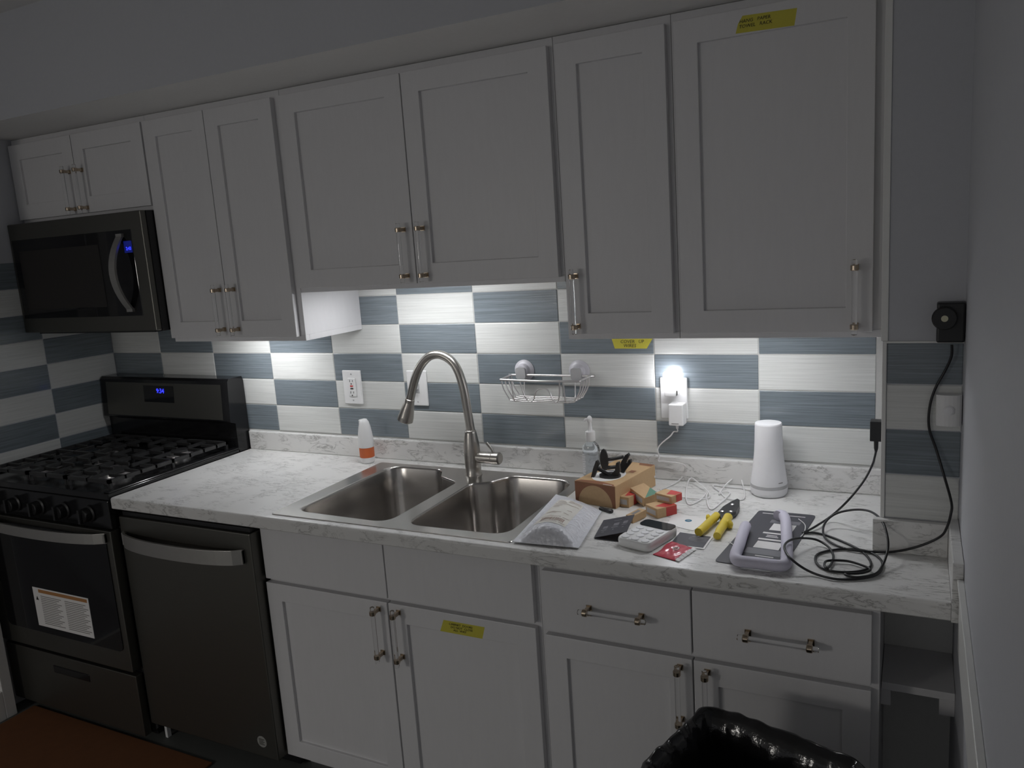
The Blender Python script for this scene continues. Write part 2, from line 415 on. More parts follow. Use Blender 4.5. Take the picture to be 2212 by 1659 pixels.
upper('wall_cabinet', 'wide white double-door wall cabinet hung higher over the sink', 54.04, 90.62, 60.9, [(54.45, 72.2, 71.05, 65.05), (72.33, 90.2, 73.65, 65.05)], 61.47)
upper('wall_cabinet', 'narrow white single-door wall cabinet with its handle at the lower left', 90.66, 102.88, 54.7, [(91.1, 102.45, 92.15, 58.85)], 55.3)
upper('wall_cabinet', 'white single-door wall cabinet with a yellow tape note beside the boxed-out wall', 102.92, 121.58, 54.7, [(103.3, 120.75, 119.3, 58.55)], 55.3)

YD, YDB = -23.93, -23.15
def toe(m, x0, x1): return m.box(x0, x1, -20.2, -0.5, 0, 3.45)
t = thing('base_cabinet', 'white double-door sink base cabinet with two false fronts', 'cabinet', (72.2, -12, 0), 'base cabinets')
b = MB().box(54.1, 90.78, YDB, -0.3, 3.4, 27.6).box(54.1, 55.0, YDB, -0.3, 27.6, 34.45).box(89.9, 90.78, YDB, -0.3, 27.6, 34.45).box(55.0, 89.9, YDB, YDB + 0.7, 27.6, 34.45)
build('body', b, 'white', t); build('toe_kick', toe(MB(), 54.1, 90.78), 'white', t)
build('false_front', MB().box(54.15, 72.1, YD, YDB, 27.25, 34.4), 'white', t, bevel=0.06)
build('false_front', MB().box(72.25, 90.3, YD, YDB, 27.25, 34.4), 'white', t, bevel=0.06)
d = build('door', shaker(54.05, 71.95, 3.45, 26.75, YD), 'white', t, bevel=0.06); handle(d, 70.8, 23.2, YD)
d = build('door', shaker(72.15, 90.35, 3.45, 26.75, YD), 'white', t, bevel=0.06); handle(d, 73.5, 23.2, YD)
t = thing('base_cabinet', 'white base cabinet with two drawers over two doors behind the bin', 'cabinet', (106.4, -12, 0), 'base cabinets')
build('body', MB().box(90.82, 122.1, YDB, -0.3, 3.4, 34.45), 'white', t); build('toe_kick', toe(MB(), 90.82, 122.1), 'white', t)
for a, c, hx in ((91.4, 106.32, 99.0), (106.47, 121.5, 114.1)):
    d = build('drawer', MB().box(a, c, YD, YDB, 26.8, 33.2), 'white', t, bevel=0.07); handle(d, hx, 29.95, YD, False)
d = build('door', shaker(91.4, 106.32, 3.45, 26.3, YD), 'white', t, bevel=0.06); handle(d, 105.2, 22.75, YD)
d = build('door', shaker(106.47, 121.5, 3.45, 26.3, YD), 'white', t, bevel=0.06); handle(d, 107.75, 22.75, YD)
# open niche shelf beside it
t = thing('shelf', 'white niche shelf on cleats under the worktop end', 'shelf', (125, -10, 23))
build('board', MB().box(122.15, XR - 0.02, -19.75, -12.5, 24.3, 25.0), 'white', t, bevel=0.04)
struct(build('wall_niche', MB().box(122.12, XR - 0.02, -12.5, -11.9, 0, 34.45), 'trim'))
build('cleat', MB().box(122.12, 122.9, -19.5, -12.5, 22.7, 24.3), 'white', t)
build('cleat', MB().box(XR - 1.2, XR - 0.02, -19.5, -12.5, 22.7, 24.3), 'white', t)

# ================================================================== COUNTERTOP
CX0, CX1, CY = 30.35, 127.1, -25.9
t = thing('countertop', 'white marble-look laminate worktop with a raised splash edge', 'worktop', (78, -13, 34.5))
m = MB()
prof = [(-24.4, 34.5), (CY + 0.1, 34.5), (CY, 34.6)]
for i in range(7):
    a = math.radians(180 - 90 * i / 6); prof.append((CY + 0.3 + 0.3 * math.cos(a), 35.7 + 0.3 * math.sin(a)))
prof += [(-24.4, 36.0)]
XP = Matrix(((0, 0, 1, CX0), (1, 0, 0, 0), (0, 1, 0, 0), (0, 0, 0, 1)))
m.prism(prof, XP, CX1 - CX0)
SX0, SX1, SY0, SY1 = 57.9, 88.0, -24.4, -3.2
m.box(CX0, SX0, -24.4, 0, 34.5, 36).box(SX0, SX1, SY1, 0, 34.5, 36)
m.box(SX1, 121.98, -24.4, 0, 34.5, 36).box(121.98, CX1, -24.4, -15.95, 34.5, 36)
build('slab', m, 'marble', t)
build('backsplash', MB().box(CX0, 121.9, -0.75, -0.01, 36, 38.95), 'marble', t, bevel=0.15)
build('backsplash', MB().box(121.15, XR - 0.8, -16.75, -16.05, 36, 39.0), 'marble', t, bevel=0.05)
build('backsplash', MB().box(CX1 + 0.02, XR - 0.02, -26.15, -16.0, 34.5, 39.4), 'marble', t, bevel=0.08)

# ================================================================== SINK + FAUCET
ZD = 36.12
def arc_corner(poly, rads, n=6):
    out = []; k = len(poly)
    for i in range(k):
        p0, p1, p2 = Vector(poly[i - 1]), Vector(poly[i]), Vector(poly[(i + 1) % k]); r = rads[i]
        a = (p0 - p1); b_ = (p2 - p1); la, lb = a.length, b_.length
        a.normalize(); b_.normalize()
        ang = a.angle(b_); d = min(r / math.tan(ang / 2), 0.48 * la, 0.48 * lb)
        s0, s1 = p1 + a * d, p1 + b_ * d
        for q in range(n + 1):
            tt = q / n; out.append((1 - tt) ** 2 * s0 + 2 * tt * (1 - tt) * p1 + tt ** 2 * s1)
    return out
LB = arc_corner([(59.2, -23.2), (72.75, -23.5), (72.9, -8.3), (69.4, -6.6), (67.9, -3.7), (59.6, -3.8)], [2.2, 2.2, 1.6, 2.0, 2.0, 2.6])
RB = arc_corner([(74.9, -23.4), (87.3, -23.1), (87.3, -4.1), (78.4, -4.1), (77.0, -7.0), (74.7, -8.4)], [2.2, 2.2, 2.6, 2.0, 2.0, 1.6])
t = thing('sink', 'drop-in stainless steel double-bowl kitchen sink', 'sink', (73, -13.8, 36.0))
bm = bmesh.new()
loops = [arc_corner([(57.2, -24.85), (88.6, -24.75), (88.4, -2.75), (57.1, -2.8)], [0.5] * 4), LB, RB]
edges = []
for lpn in loops:
    vv = [bm.verts.new((p[0], p[1], ZD)) for p in lpn]
    edges += [bm.edges.new((vv[i], vv[(i + 1) % len(vv)])) for i in range(len(vv))]
bmesh.ops.triangle_fill(bm, use_beauty=True, use_dissolve=False, edges=edges)
bm.verts.ensure_lookup_table(); bm.verts.index_update()
dk = MB(); dk.add([v.co.copy() for v in bm.verts], [tuple(v.index for v in f.verts) for f in bm.faces])
bm.free()
o_ = loops[0]; n_ = len(o_)
dk.add([(p[0], p[1], ZD) for p in o_] + [(p[0] + (0.1 if p[0] < 70 else -0.1) * -1, p[1], 36.0) for p in o_], [(i, (i + 1) % n_, (i + 1) % n_ + n_, i + n_) for i in range(n_)])
build('deck', dk, 'sink', t)
def bowl(poly, name, zb=28.3):
    c = sum((Vector(p) for p in poly), Vector((0, 0))) / len(poly)
    m = MB(); n = len(poly); rings = []
    for z, s_, in ((ZD, 1.0), (ZD - 0.06, 0.99), (ZD - 0.3, 0.978), (32, 0.955), (29.3, 0.935), (28.6, 0.90), (zb, 0.82)):
        rings.append([(c.x + (p[0] - c.x) * s_, c.y + (p[1] - c.y) * s_, z) for p in poly])
    rings.append([(c.x + (p[0] - c.x) * 0.15, c.y + (p[1] - c.y) * 0.12, zb - 0.12) for p in poly])
    vs_ = [v for r in rings for v in r]
    m.add(vs_, [(i * n + j, i * n + (j + 1) % n, (i + 1) * n + (j + 1) % n, (i + 1) * n + j) for i in range(len(rings) - 1) for j in range(n)], 0, True)
    m.add(rings[-1], [tuple(range(n))])
    o = build(name, m, 'sink', t)
    build('drain', MB().lathe([(1.75, 0.0), (1.75, 0.1), (1.4, 0.12), (1.3, -0.02), (0.2, -0.02)], T(c.x, c.y, zb - 0.1), 20), 'nickel', o)
bowl(LB, 'bowl'); bowl(RB, 'bowl')
FX, FY = 73.3, -4.85
t = thing('faucet', 'brushed nickel gooseneck kitchen faucet with pull-down spray head', 'faucet', (FX, FY, ZD))
build('body', MB().lathe([(1.12, 0), (1.12, 0.12), (1.0, 0.3), (1.04, 1.2), (1.08, 2.8), (1.0, 4.2), (0.76, 5.6), (0.7, 5.9), (0.6, 5.95)], T(FX, FY, ZD), 24, sharp=False), 'nickel', t)
arch = [(73.35, 42), (73.05, 45), (72.75, 47.6), (72.1, 49.9), (71.1, 51.2), (69.6, 51.85), (68.0, 51.6), (66.5, 50.3), (65.5, 48.6), (64.6, 46.3), (64.35, 45.6)]
build('neck', MB().tube(cr([(x, FY, z) for x, z in arch], 6), 0.57, 16), 'nickel', t)
dirv = Vector((64.35 - 65.0, 0, 45.6 - 47.3)).normalized()
Xh = T(64.45, FY, 45.9) @ dirv.to_track_quat('Z', 'Y').to_matrix().to_4x4()
build('spray_head', MB().lathe([(0.58, 0), (0.64, 0.05), (0.66, 0.5), (0.82, 1.2), (1.05, 2.6), (1.08, 3.2), (0.95, 3.3), (0.3, 3.2)], Xh, 20), 'nickel', t)
Xl = T(FX + 0.5, FY, 38.5) @ RY(90)
build('valve', MB().lathe([(0.78, 0), (0.78, 0.2), (0.74, 0.25), (0.74, 2.4), (0.8, 2.5), (0.8, 3.4), (0.66, 3.6)], Xl, 20), 'nickel', t)
build('lever', MB().tube([(76.5, FY, 39.0), (76.3, FY - 0.1, 39.7), (75.7, FY - 0.3, 40.6)], [0.2, 0.17, 0.2], 10), 'nickel', t)

# ================================================================== RANGE
RX0, RX1 = 0.75, 30.1
t = thing('gas_range', 'stainless and black gas range with cast-iron grates', 'stove', (15.4, -13, 0))
build('body', MB().box(RX0, RX1, -25.0, -1.0, 1.5, 35.6).box(RX0 + 1, RX1 - 1, -23.5, -1.5, 0, 1.5), 'black', t, bevel=0.1)
top = MB()
top.box(RX0, RX1, -26.0, -2.6, 35.6, 36.5)
top.box(RX0, RX0 + 1.2, -25.8, -2.6, 36.5, 36.75).box(RX1 - 1.2, RX1, -25.8, -2.6, 36.5, 36.75)
build('cooktop', top, 'black', t, bevel=0.22, seg=3)
# burners
for bx, by, r in ((7.5, -8.3, 1.5), (7.5, -19.5, 1.9), (23.3, -8.3, 1.5), (23.3, -19.5, 1.9), (15.4, -14, 2.1)):
    q = build('burner', MB().lathe([(r + 0.5, 0), (r + 0.5, 0.25), (r, 0.3), (r, 0.75)], T(bx, by, 36.5), 20), 'alu', t)
    build('burner_cap', MB().lathe([(r - 0.15, 0), (r - 0.05, 0.1), (r - 0.3, 0.28)], T(bx, by, 37.25), 20), 'iron', q)
def grate(x0, x1):
    g = MB(); y0, y1, z0, z1 = -24.6, -3.6, 37.35, 37.85
    w = 0.45
    g.box(x0, x1, y0, y0 + w, z0, z1).box(x0, x1, y1 - w, y1, z0, z1).box(x0, x0 + w, y0, y1, z0, z1).box(x1 - w, x1, y0, y1, z0, z1)
    ym = (y0 + y1) / 2; xm = (x0 + x1) / 2
    g.box(x0, x1, ym - w / 2, ym + w / 2, z0, z1)
    for yy in (-22, -19.5, -17, -11, -8.4, -5.9):
        g.box(x0, xm - 1.2, yy - 0.15, yy + 0.15, z0 + 0.05, z1).box(xm + 1.2, x1, yy - 0.15, yy + 0.15, z0 + 0.05, z1)
    g.box(xm - 0.15, xm + 0.15, y0, ym - 6.6, z0 + 0.05, z1).box(xm - 0.15, xm + 0.15, ym - 3.4, ym + 3.4, z0 + 0.05, z1).box(xm - 0.15, xm + 0.15, ym + 6.6, y1, z0 + 0.05, z1)
    for xx in (x0 + 0.2, x1 - 0.2):
        for yy in (y0 + 0.3, ym, y1 - 0.3): g.box(xx - 0.2, xx + 0.2, yy - 0.2, yy + 0.2, 36.5, z0)
    return g
for a, c in ((2.2, 11.1), (11.2, 19.6), (19.7, 28.7)): build('grate', grate(a, c), 'iron', t)
build('control_panel', MB().box(RX0, RX1, -26.2, -25.0, 31.7, 35.6), 'black', t, bevel=0.12)
for kx in (4.8, 10.2, 15.6, 21.0, 26.2):
    X = T(kx, -26.2, 33.6) @ RX(90)
    k = MB().lathe([(1.15, 0), (1.15, 0.25), (0.95, 0.4), (0.9, 1.25), (0.8, 1.35)], X, 20)
    k.box(-0.2, 0.2, -0.95, 0.95, 0.5, 1.75, 0, X)
    build('knob', k, 'bplas', t)
od = build('oven_door', MB().box(RX0 + 0.05, RX1 - 0.05, -26.5, -25.1, 11.3, 31.5), 'app', t, bevel=0.12)
build('window', MB().prism(rrect(25.6, 16.4, 0.9, 5, 16.2, 22.4), Matrix(((1, 0, 0, 0), (0, 0, 1, -26.62), (0, 1, 0, 0), (0, 0, 0, 1))), 0.14), 'bglass', od)
def bow_bar(x0, x1, yf, z, hgt, out, name, parent, th=0.35, n=20):
    m = MB(); a = []
    for i in range(n + 1):
        u = i / n; x = x0 + (x1 - x0) * u
        y = yf - 0.35 - out * (1 - (2 * u - 1) ** 4) ** 0.5 * (1 - 0.45 * (2 * u - 1) ** 2) * 0.999
        a.append((x, y))
    vs_ = []
    for x, y in a: vs_ += [(x, y, z - hgt / 2), (x, y, z + hgt / 2), (x, y + th, z + hgt / 2), (x, y + th, z - hgt / 2)]
    for i in range(n):
        o = i * 4
        m.add([vs_[o + j] for j in range(8)], [(0, 1, 5, 4), (1, 2, 6, 5), (2, 3, 7, 6), (3, 0, 4, 7)], 0, False)
    m.add(vs_[:4], [(0, 3, 2, 1)]); m.add(vs_[-4:], [(0, 1, 2, 3)])
    for xe in (x0, x1): m.box(xe - 0.5 if xe == x1 else xe, xe if xe == x1 else xe + 0.5, yf - 0.5, yf, z - hgt / 2 + 0.1, z + hgt / 2 - 0.1)
    return build(name, m, 'appb', parent, bevel=0.05)
bow_bar(1.6, 29.3, -26.5, 30.6, 1.45, 2.0, 'handle', od)
dr = build('storage_drawer', MB().box(RX0 + 0.05, RX1 - 0.05, -26.2, -25.1, 1.5, 10.6), 'app', t, bevel=0.12)
build('pull_slot', MB().box(11.9, 20.0, -26.3, -26.0, 7.7, 8.9), 'black', dr, bevel=0.2)
bgp = MB()
XB = Matrix(((0, 0, 1, RX0), (1, 0, 0, 0), (0, 1, 0, 0), (0, 0, 0, 1)))
bgp.prism([(-0.25, 35.6), (-2.9, 35.6), (-2.9, 40.6), (-3.9, 41.0), (-3.5, 47.3), (-3.2, 47.7), (-0.5, 47.7), (-0.25, 47.0)], XB, RX1 - RX0)
bg = build('backguard', bgp, 'black', t, bevel=0.15)
def bgy(z): return -3.9 + (z - 41.0) / 6.3 * 0.4
def bgpt(x, z, off=0.0): return (x, bgy(z) - off, z)
build('steel_panel', MB().slab([bgpt(2.0, 41.3, 0.03), bgpt(2.0, 46.8, 0.03), bgpt(28.6, 46.8, 0.03), bgpt(28.6, 41.3, 0.03)], 0.06), 'app', bg)
build('display', MB().slab([bgpt(11.3, 43.7, 0.1), bgpt(11.3, 46.4, 0.1), bgpt(18.2, 46.4, 0.1), bgpt(18.2, 43.7, 0.1)], 0.05), 'bglass', bg)
build('clock_digits', text_mb('9:34', 1.05, T(15.3, bgy(45.6) - 0.19, 45.55) @ RX(90 - 3.6), bold=0.01), 'clock', bg)
st = build('instruction_sticker', MB().box(11.0, 23.3, -26.67, -26.61, 15.25, 21.2), 'paper', od)
sm = MB().box(12.3, 23.0, -26.69, -26.66, 20.5, 21.0, 0)
for i in range(16):
    z = 20.0 - i * 0.28
    sm.box(12.6, 17.2 - 0.5 * (i % 3), -26.685, -26.66, z - 0.05, z + 0.05, 1).box(18.0, 23.0 - 0.5 * ((i + 1) % 3), -26.685, -26.66, z - 0.05, z + 0.05, 1)
sm.prism([(11.5, 19.3), (12.1, 19.3), (11.8, 19.9)], Matrix(((1, 0, 0, 0), (0, 0, -1, -26.66), (0, 1, 0, 0), (0, 0, 0, 1))), 0.03, 2)
build('sticker_print', sm, ['tan', 'inkg', 'ink'], od)

# ================================================================== MICROWAVE
t = thing('microwave', 'over-the-range stainless microwave with a curved bar handle', 'microwave', (15.2, -7, 56.5))
YM = -14.7
build('case', MB().box(0.45, 30.05, YM + 0.9, -0.03, 56.5, 73.1), 'black', t, bevel=0.1)
fr = build('door', MB().box(0.45, 30.05, YM, YM + 0.88, 56.6, 73.1), 'app', t, bevel=0.15)
build('glass', MB().box(1.0, 27.75, YM - 0.06, YM + 0.05, 58.8, 70.7), 'bglass', fr, bevel=0.05)
build('window_mesh', MB().box(2.4, 20.6, YM - 0.09, YM - 0.05, 60.2, 69.0), 'dark', fr)
hp = []
for i in range(13):
    u = i / 12; z = 59.7 + 10.2 * u; w = 1 - (2 * u - 1) ** 2
    hp.append((25.6 - 0.25 * w, YM - 0.4 - 1.75 * w, z))
hm = MB(); 
for i in range(12):
    (xa, ya, za), (xb, yb, zb) = hp[i], hp[i + 1]
    hm.add([(xa - 0.6, ya, za), (xa + 0.6, ya, za), (xa + 0.6, ya + 0.35, za), (xa - 0.6, ya + 0.35, za), (xb - 0.6, yb, zb), (xb + 0.6, yb, zb), (xb + 0.6, yb + 0.35, zb), (xb - 0.6, yb + 0.35, zb)], [(0, 1, 5, 4), (1, 2, 6, 5), (2, 3, 7, 6), (3, 0, 4, 7)])
hm.box(25.0, 26.2, YM - 0.45, YM - 0.04, 59.4, 59.9).box(25.0, 26.2, YM - 0.45, YM - 0.04, 69.7, 70.2)
build('handle', hm, 'appb', fr)
build('display', MB().box(25.95, 27.55, YM - 0.09, YM - 0.05, 67.55, 69.15), 'clockbg', fr)
build('clock_digits', text_mb('2:43', 0.62, T(26.85, YM - 0.1, 68.1) @ FACE_Y, bold=0.01), 'clock', fr)
build('vent_grille', MB().box(2, 28, -13.4, -4, 56.3, 56.49), 'bplas', t)

# ================================================================== DISHWASHER
t = thing('dishwasher', 'dark stainless dishwasher with a bowed bar handle', 'dishwasher', (42, -13, 0))
build('tub', MB().box(30.7, 53.6, -23.4, -1, 3.2, 34.2), 'dark', t)
dd = build('door', MB().box(30.5, 53.75, -25.3, -23.5, 3.2, 33.3), 'app', t, bevel=0.15)
build('control_edge', MB().box(30.8, 53.5, -24.9, -23.5, 33.3, 33.9), 'bplas', t, bevel=0.1)
bow_bar(31.2, 52.6, -25.3, 30.4, 1.9, 1.9, 'handle', dd)
build('toe_panel', MB().box(30.8, 53.6, -21.5, -20.8, 0.3, 3.2), 'black', t)
build('leg', MB().box(30.75, 31.2, -23.6, -23.0, 0, 3.3), 'wplas', t)
stk = MB().lathe([(0.78, 0), (0.78, 0.03)], T(51.3, -25.3, 5.4) @ RX(90), 20)
build('energy_sticker', stk, 'stkr', dd)
sp_ = MB()
for i in range(5): sp_.box(50.85, 51.75 - 0.2 * (i % 2), -25.35, -25.33, 5.0 + i * 0.18, 5.07 + i * 0.18)
build('sticker_print', sp_, 'ink', dd)

# ================================================================== UNDER-CABINET LIGHTS
def led(x, y, z, L, label, st):
    t = thing('light_bar', label, 'light', (x, y, z - 0.6), 'under-cabinet light bars')
    build('housing', MB().box(x - L / 2, x + L / 2, y - 0.7, y + 0.7, z - 0.45, z), 'wplas', t, bevel=0.06)
    build('lens', MB().box(x - L / 2 + 0.3, x + L / 2 - 0.3, y - 0.5, y + 0.5, z - 0.6, z - 0.45), st, t)
led(38.5, -6.5, 55.43, 12.0, 'lit LED bar under the tall double-door wall cabinet', 'led')
led(68.5, -8.5, 61.63, 18.0, 'lit LED bar under the wide wall cabinet over the sink', 'led')
led(107.0, -9.3, 55.43, 12.0, 'lit LED bar under the right-hand wall cabinets', 'led2')

# ================================================================== WALL PLATES
def plate(x, z, name, label, cat, w=3.25, h=4.95):
    t = thing(name, label, cat, (x, -0.2, z - h / 2))
    build('cover_plate', MB().box(x - w / 2, x + w / 2, -0.3, -0.01, z - h / 2, z + h / 2), 'wplas', t, bevel=0.12, seg=3)
    for q in (-1, 1): build('screw', MB().lathe([(0.13, 0), (0.13, 0.03)], T(x, -0.3, z + q * (h / 2 - 0.55)) @ RX(90), 10), 'gplas', t)
    return t
def slots(m, x, z, y):
    m.box(x - 0.3, x - 0.22, y - 0.01, y + 0.02, z - 0.02, z + 0.32).box(x + 0.2, x + 0.28, y - 0.01, y + 0.02, z + 0.02, z + 0.3)
    m.lathe([(0.11, 0), (0.11, 0.02)], T(x - 0.02, y, z - 0.28) @ RX(90), 8)
    return m
t = plate(51.4, 46.3, 'gfci_outlet', 'white GFCI wall outlet above the orange-banded air freshener', 'outlet')
build('receptacle', MB().box(50.75, 52.05, -0.42, -0.28, 44.95, 47.65), 'wplas', t, bevel=0.05)
m = MB(); slots(m, 51.4, 47.1, -0.43); slots(m, 51.4, 45.4, -0.43); m.box(51.15, 51.65, -0.46, -0.42, 46.05, 46.22)
build('slot', m, 'ink', t)
build('test_button', MB().box(51.15, 51.65, -0.48, -0.42, 46.4, 46.6), 'red', t)
t = plate(62.6, 46.4, 'light_switch', 'white toggle light switch plate behind the faucet', 'switch')
build('toggle_frame', MB().box(62.2, 63.0, -0.36, -0.28, 45.75, 47.05), 'gplas', t, bevel=0.03)
build('toggle', MB().box(62.4, 62.8, -0.55, 0.55, -0.2, 0.2, 0, T(0, -0.5, 46.5) @ RX(25)), 'wplas', t, bevel=0.06)
t = plate(98.8, 46.0, 'wall_outlet', 'white double wall outlet holding the night light and charger', 'outlet')
build('receptacle', MB().prism(rrect(1.35, 1.2, 0.4, 5, 98.8, 46.95), Matrix(((1, 0, 0, 0), (0, 0, -1, -0.28), (0, 1, 0, 0), (0, 0, 0, 1))), 0.12), 'wplas', t)
build('receptacle', MB().prism(rrect(1.35, 1.2, 0.4, 5, 98.8, 45.05), Matrix(((1, 0, 0, 0), (0, 0, -1, -0.28), (0, 1, 0, 0), (0, 0, 0, 1))), 0.12), 'wplas', t)

# night light
t = thing('night_light', 'lit white plug-in night light in the wall outlet', 'night light', (98.6, -1, 46.5))
build('body', MB().box(97.95, 99.35, -1.35, -0.38, 46.4, 47.3), 'wplas', t, bevel=0.1)
build('lens', MB().prism([(97.75, 47.2), (99.55, 47.2), (99.5, 48.3), (99.3, 49.3), (98.95, 49.55), (98.35, 49.55), (98.0, 49.3), (97.8, 48.3)], Matrix(((1, 0, 0, 0), (0, 0, 1, -1.5), (0, 1, 0, 0), (0, 0, 0, 1))), 1.05), 'night', t, bevel=0.1)
build('sensor_window', MB().box(99.36, 99.4, -1.2, -0.75, 46.5, 47.1), 'ink', t)
# charger
t = thing('charger', 'white block charger plugged into the outlet below the night light', 'charger', (99.2, -1.2, 43.1))
build('block', MB().box(98.55, 100.3, -2.0, -0.38, 43.05, 45.6), 'wplas', t, bevel=0.14, seg=3)
build('strain_relief', MB().lathe([(0.14, 0), (0.2, 0.55)], T(99.35, -1.2, 42.55), 10), 'wplas', t)
build('logo_print', MB().box(98.9, 99.75, -2.02, -1.99, 43.28, 43.36), 'inkg', t)

# ================================================================== SHOWER CADDY
t = thing('wire_caddy', 'satin metal wire caddy hung on the tiles by two suction cups', 'caddy', (83.3, -2.5, 45.9))
cx0, cx1, cy0, cy1, cz = 77.9, 88.7, -4.6, -1.0, 48.65
rim = [(cx0 + 0.4, cy1, cz), (cx1 - 0.4, cy1, cz), (cx1, cy1 - 0.4, cz), (cx1 - 0.1, cy0 + 0.5, cz), (cx1 - 0.6, cy0 + 0.05, cz), (83.3, cy0 - 0.35, cz), (cx0 + 0.6, cy0 + 0.05, cz), (cx0 + 0.1, cy0 + 0.5, cz), (cx0, cy1 - 0.4, cz)]
build('rim', MB().tube(cr(rim, 5, True), 0.15, 8, True), 'alu', t)
zb = 45.95
for j in range(4):
    y = cy1 - 0.35 - j * 0.93; bx = 1.3
    w = MB().tube(cr([(cx0 + 0.05, y, cz), (cx0 + 0.25, y, cz - 1.2), (cx0 + 0.9, y, zb + 0.35), (cx0 + 1.5, y, zb), (83.3, y - 0.05 * j, zb - 0.02), (cx1 - 1.5, y, zb), (cx1 - 0.9, y, zb + 0.35), (cx1 - 0.25, y, cz - 1.2), (cx1 - 0.05, y, cz)], 5), 0.085, 6)
    build('basket_wire', w, 'alu', t)
for x in (79.6, 86.6):
    build('cross_wire', MB().tube(cr([(x, cy1, cz), (x, cy1 - 0.1, 47), (x, cy1 - 0.5, zb - 0.1), (x, cy0 + 0.6, zb - 0.1), (x, cy0 + 0.1, 47), (x, cy0 - 0.05, cz)], 5), 0.075, 6), 'alu', t)
hook = [(80.8, cy0 - 0.15, cz), (81.1, cy0 - 0.1, 47.3), (81.5, cy0, 46.3), (82.0, cy0, 46.0), (82.5, cy0, 46.3), (82.8, cy0, 47.2), (83.4, cy0, 47.6), (84.2, cy0, 47.6), (84.7, cy0, 47.2), (85.0, cy0, 46.4), (85.4, cy0, 46.0), (85.8, cy0, 46.3), (86.0, cy0, 47.2), (86.1, cy0 - 0.1, cz)]
build('front_wire', MB().tube(cr(hook, 4), 0.085, 6), 'alu', t)
for x in (79.25, 86.85):
    q = build('suction_cup', MB().lathe([(1.38, 0), (1.38, 0.1), (1.2, 0.25), (0.95, 0.4), (0.85, 0.9), (0.7, 1.05)], T(x, -0.01, 49.1) @ RX(90), 28), 'cup', t)
    build('cap', MB().prism(rrect(1.35, 1.5, 0.35, 4, x, 48.9), Matrix(((1, 0, 0, 0), (0, 0, -1, -0.75), (0, 1, 0, 0), (0, 0, 0, 1))), 0.6), 'gplas', q)

# ================================================================== AIR FRESHENER, BOTTLE, BASE STATION
t = thing('air_freshener', 'white and orange cone-shaped air freshener at the sink corner', 'air freshener', (54.9, -2.9, 36))
X = T(54.9, -2.9, 36.0)
build('foot', MB().lathe([(0.85, 0), (1.0, 0.2), (1.05, 0.85)], X, 24), 'wplas', t)
build('band', MB().lathe([(1.02, 0.85), (1.05, 0.95), (1.05, 2.2), (1.02, 2.3)], X, 24), 'orange', t)
build('cap', MB().lathe([(1.08, 2.3), (1.1, 2.5), (1.08, 3.4), (1.0, 4.3), (0.85, 5.2), (0.66, 5.9), (0.42, 6.3), (0.02, 6.4)], X, 24, sharp=False), 'wplas', t)
build('nozzle', MB().box(-0.15, 0.25, -0.25, 0.25, 5.6, 6.25, 0, X @ T(-0.55, -0.1, 0)), 'wplas', t, bevel=0.08)

t = thing('sanitizer_bottle', 'clear pump bottle of hand sanitizer behind the brown box', 'bottle', (88.7, -2.0, 36))
bx, by = 88.65, -2.0
prof_ = []
def bring(w, d, z): return [(bx + a, by + c, z) for a, c in rrect(w, d, min(w, d) * 0.35, 4)]
bm_ = MB(); rings = [bring(2.0, 1.3, 36.02), bring(2.1, 1.4, 36.2), bring(2.1, 1.4, 39.6), bring(1.9, 1.3, 40.1), bring(1.0, 0.95, 40.6), bring(0.9, 0.9, 40.9)]
n = len(rings[0])
bm_.add([v for r in rings for v in r], [(i * n + j, i * n + (j + 1) % n, (i + 1) * n + (j + 1) % n, (i + 1) * n + j) for i in range(len(rings) - 1) for j in range(n)], 0, True)
bm_.add(rings[0], [tuple(range(n))[::-1]]); bm_.add(rings[-1], [tuple(range(n))])
bo = build('bottle', bm_, 'pet', t)
lm = MB()
for i in range(9): lm.box(bx - 0.9, bx - 0.62 + 0.08 * (i % 2), by - 0.72, by - 0.705, 36.6 + i * 0.3, 36.8 + i * 0.3)
build('label_print', lm, 'wmatte', bo)
build('collar', MB().lathe([(0.55, 40.7), (0.6, 40.8), (0.6, 41.9), (0.5, 42.0)], T(bx, by, 0), 16), 'pump', t)
pm = MB().lathe([(0.3, 41.9), (0.22, 42.6), (0.2, 43.2)], T(bx, by, 0), 12)
pm.lathe([(0.26, 43.1), (0.32, 43.3), (0.3, 43.65), (0.15, 43.85), (0.02, 43.9)], T(bx, by, 0), 14, sharp=False)
pm.tube([(bx, by, 43.5), (bx - 0.4, by - 0.2, 43.45), (bx - 0.62, by - 0.3, 43.3)], [0.2, 0.16, 0.13], 8)
build('pump_head', pm, 'pump', t)

t = thing('base_station', 'white tapered alarm base station on the worktop by the outlet', 'alarm', (110.0, -2.95, 36))
X = T(110.0, -2.95, 36.0)
build('foot', MB().lathe([(1.75, 0), (1.75, 0.08)], X, 40), 'gplas', t)
build('base', MB().lathe([(1.78, 0.08), (1.93, 0.25), (1.98, 0.5), (1.98, 0.95)], X, 40, sharp=False), 'wmatte', t)
build('light_ring', MB().lathe([(1.98, 0.95), (1.985, 1.0), (1.97, 1.3), (1.95, 1.32)], X, 40), 'gplas', t)
build('cone', MB().lathe([(1.95, 1.32), (1.93, 1.6), (1.8, 2.5), (1.65, 3.7), (1.54, 4.9), (1.48, 6.2), (1.43, 8.0), (1.38, 8.14)], X, 40), 'wmatte', t)
lg = MB()
for k in range(5):
    a = math.radians(-48 + 3.4 * k); r_ = 1.925
    p = Vector((r_ * math.cos(a), r_ * math.sin(a), 1.72)); lg.box(-0.012, 0.012, -0.045, 0.045, -0.04, 0.04, 0, X @ T(*p) @ RZ(math.degrees(a)))
build('logo_print', lg, 'inkg', t)

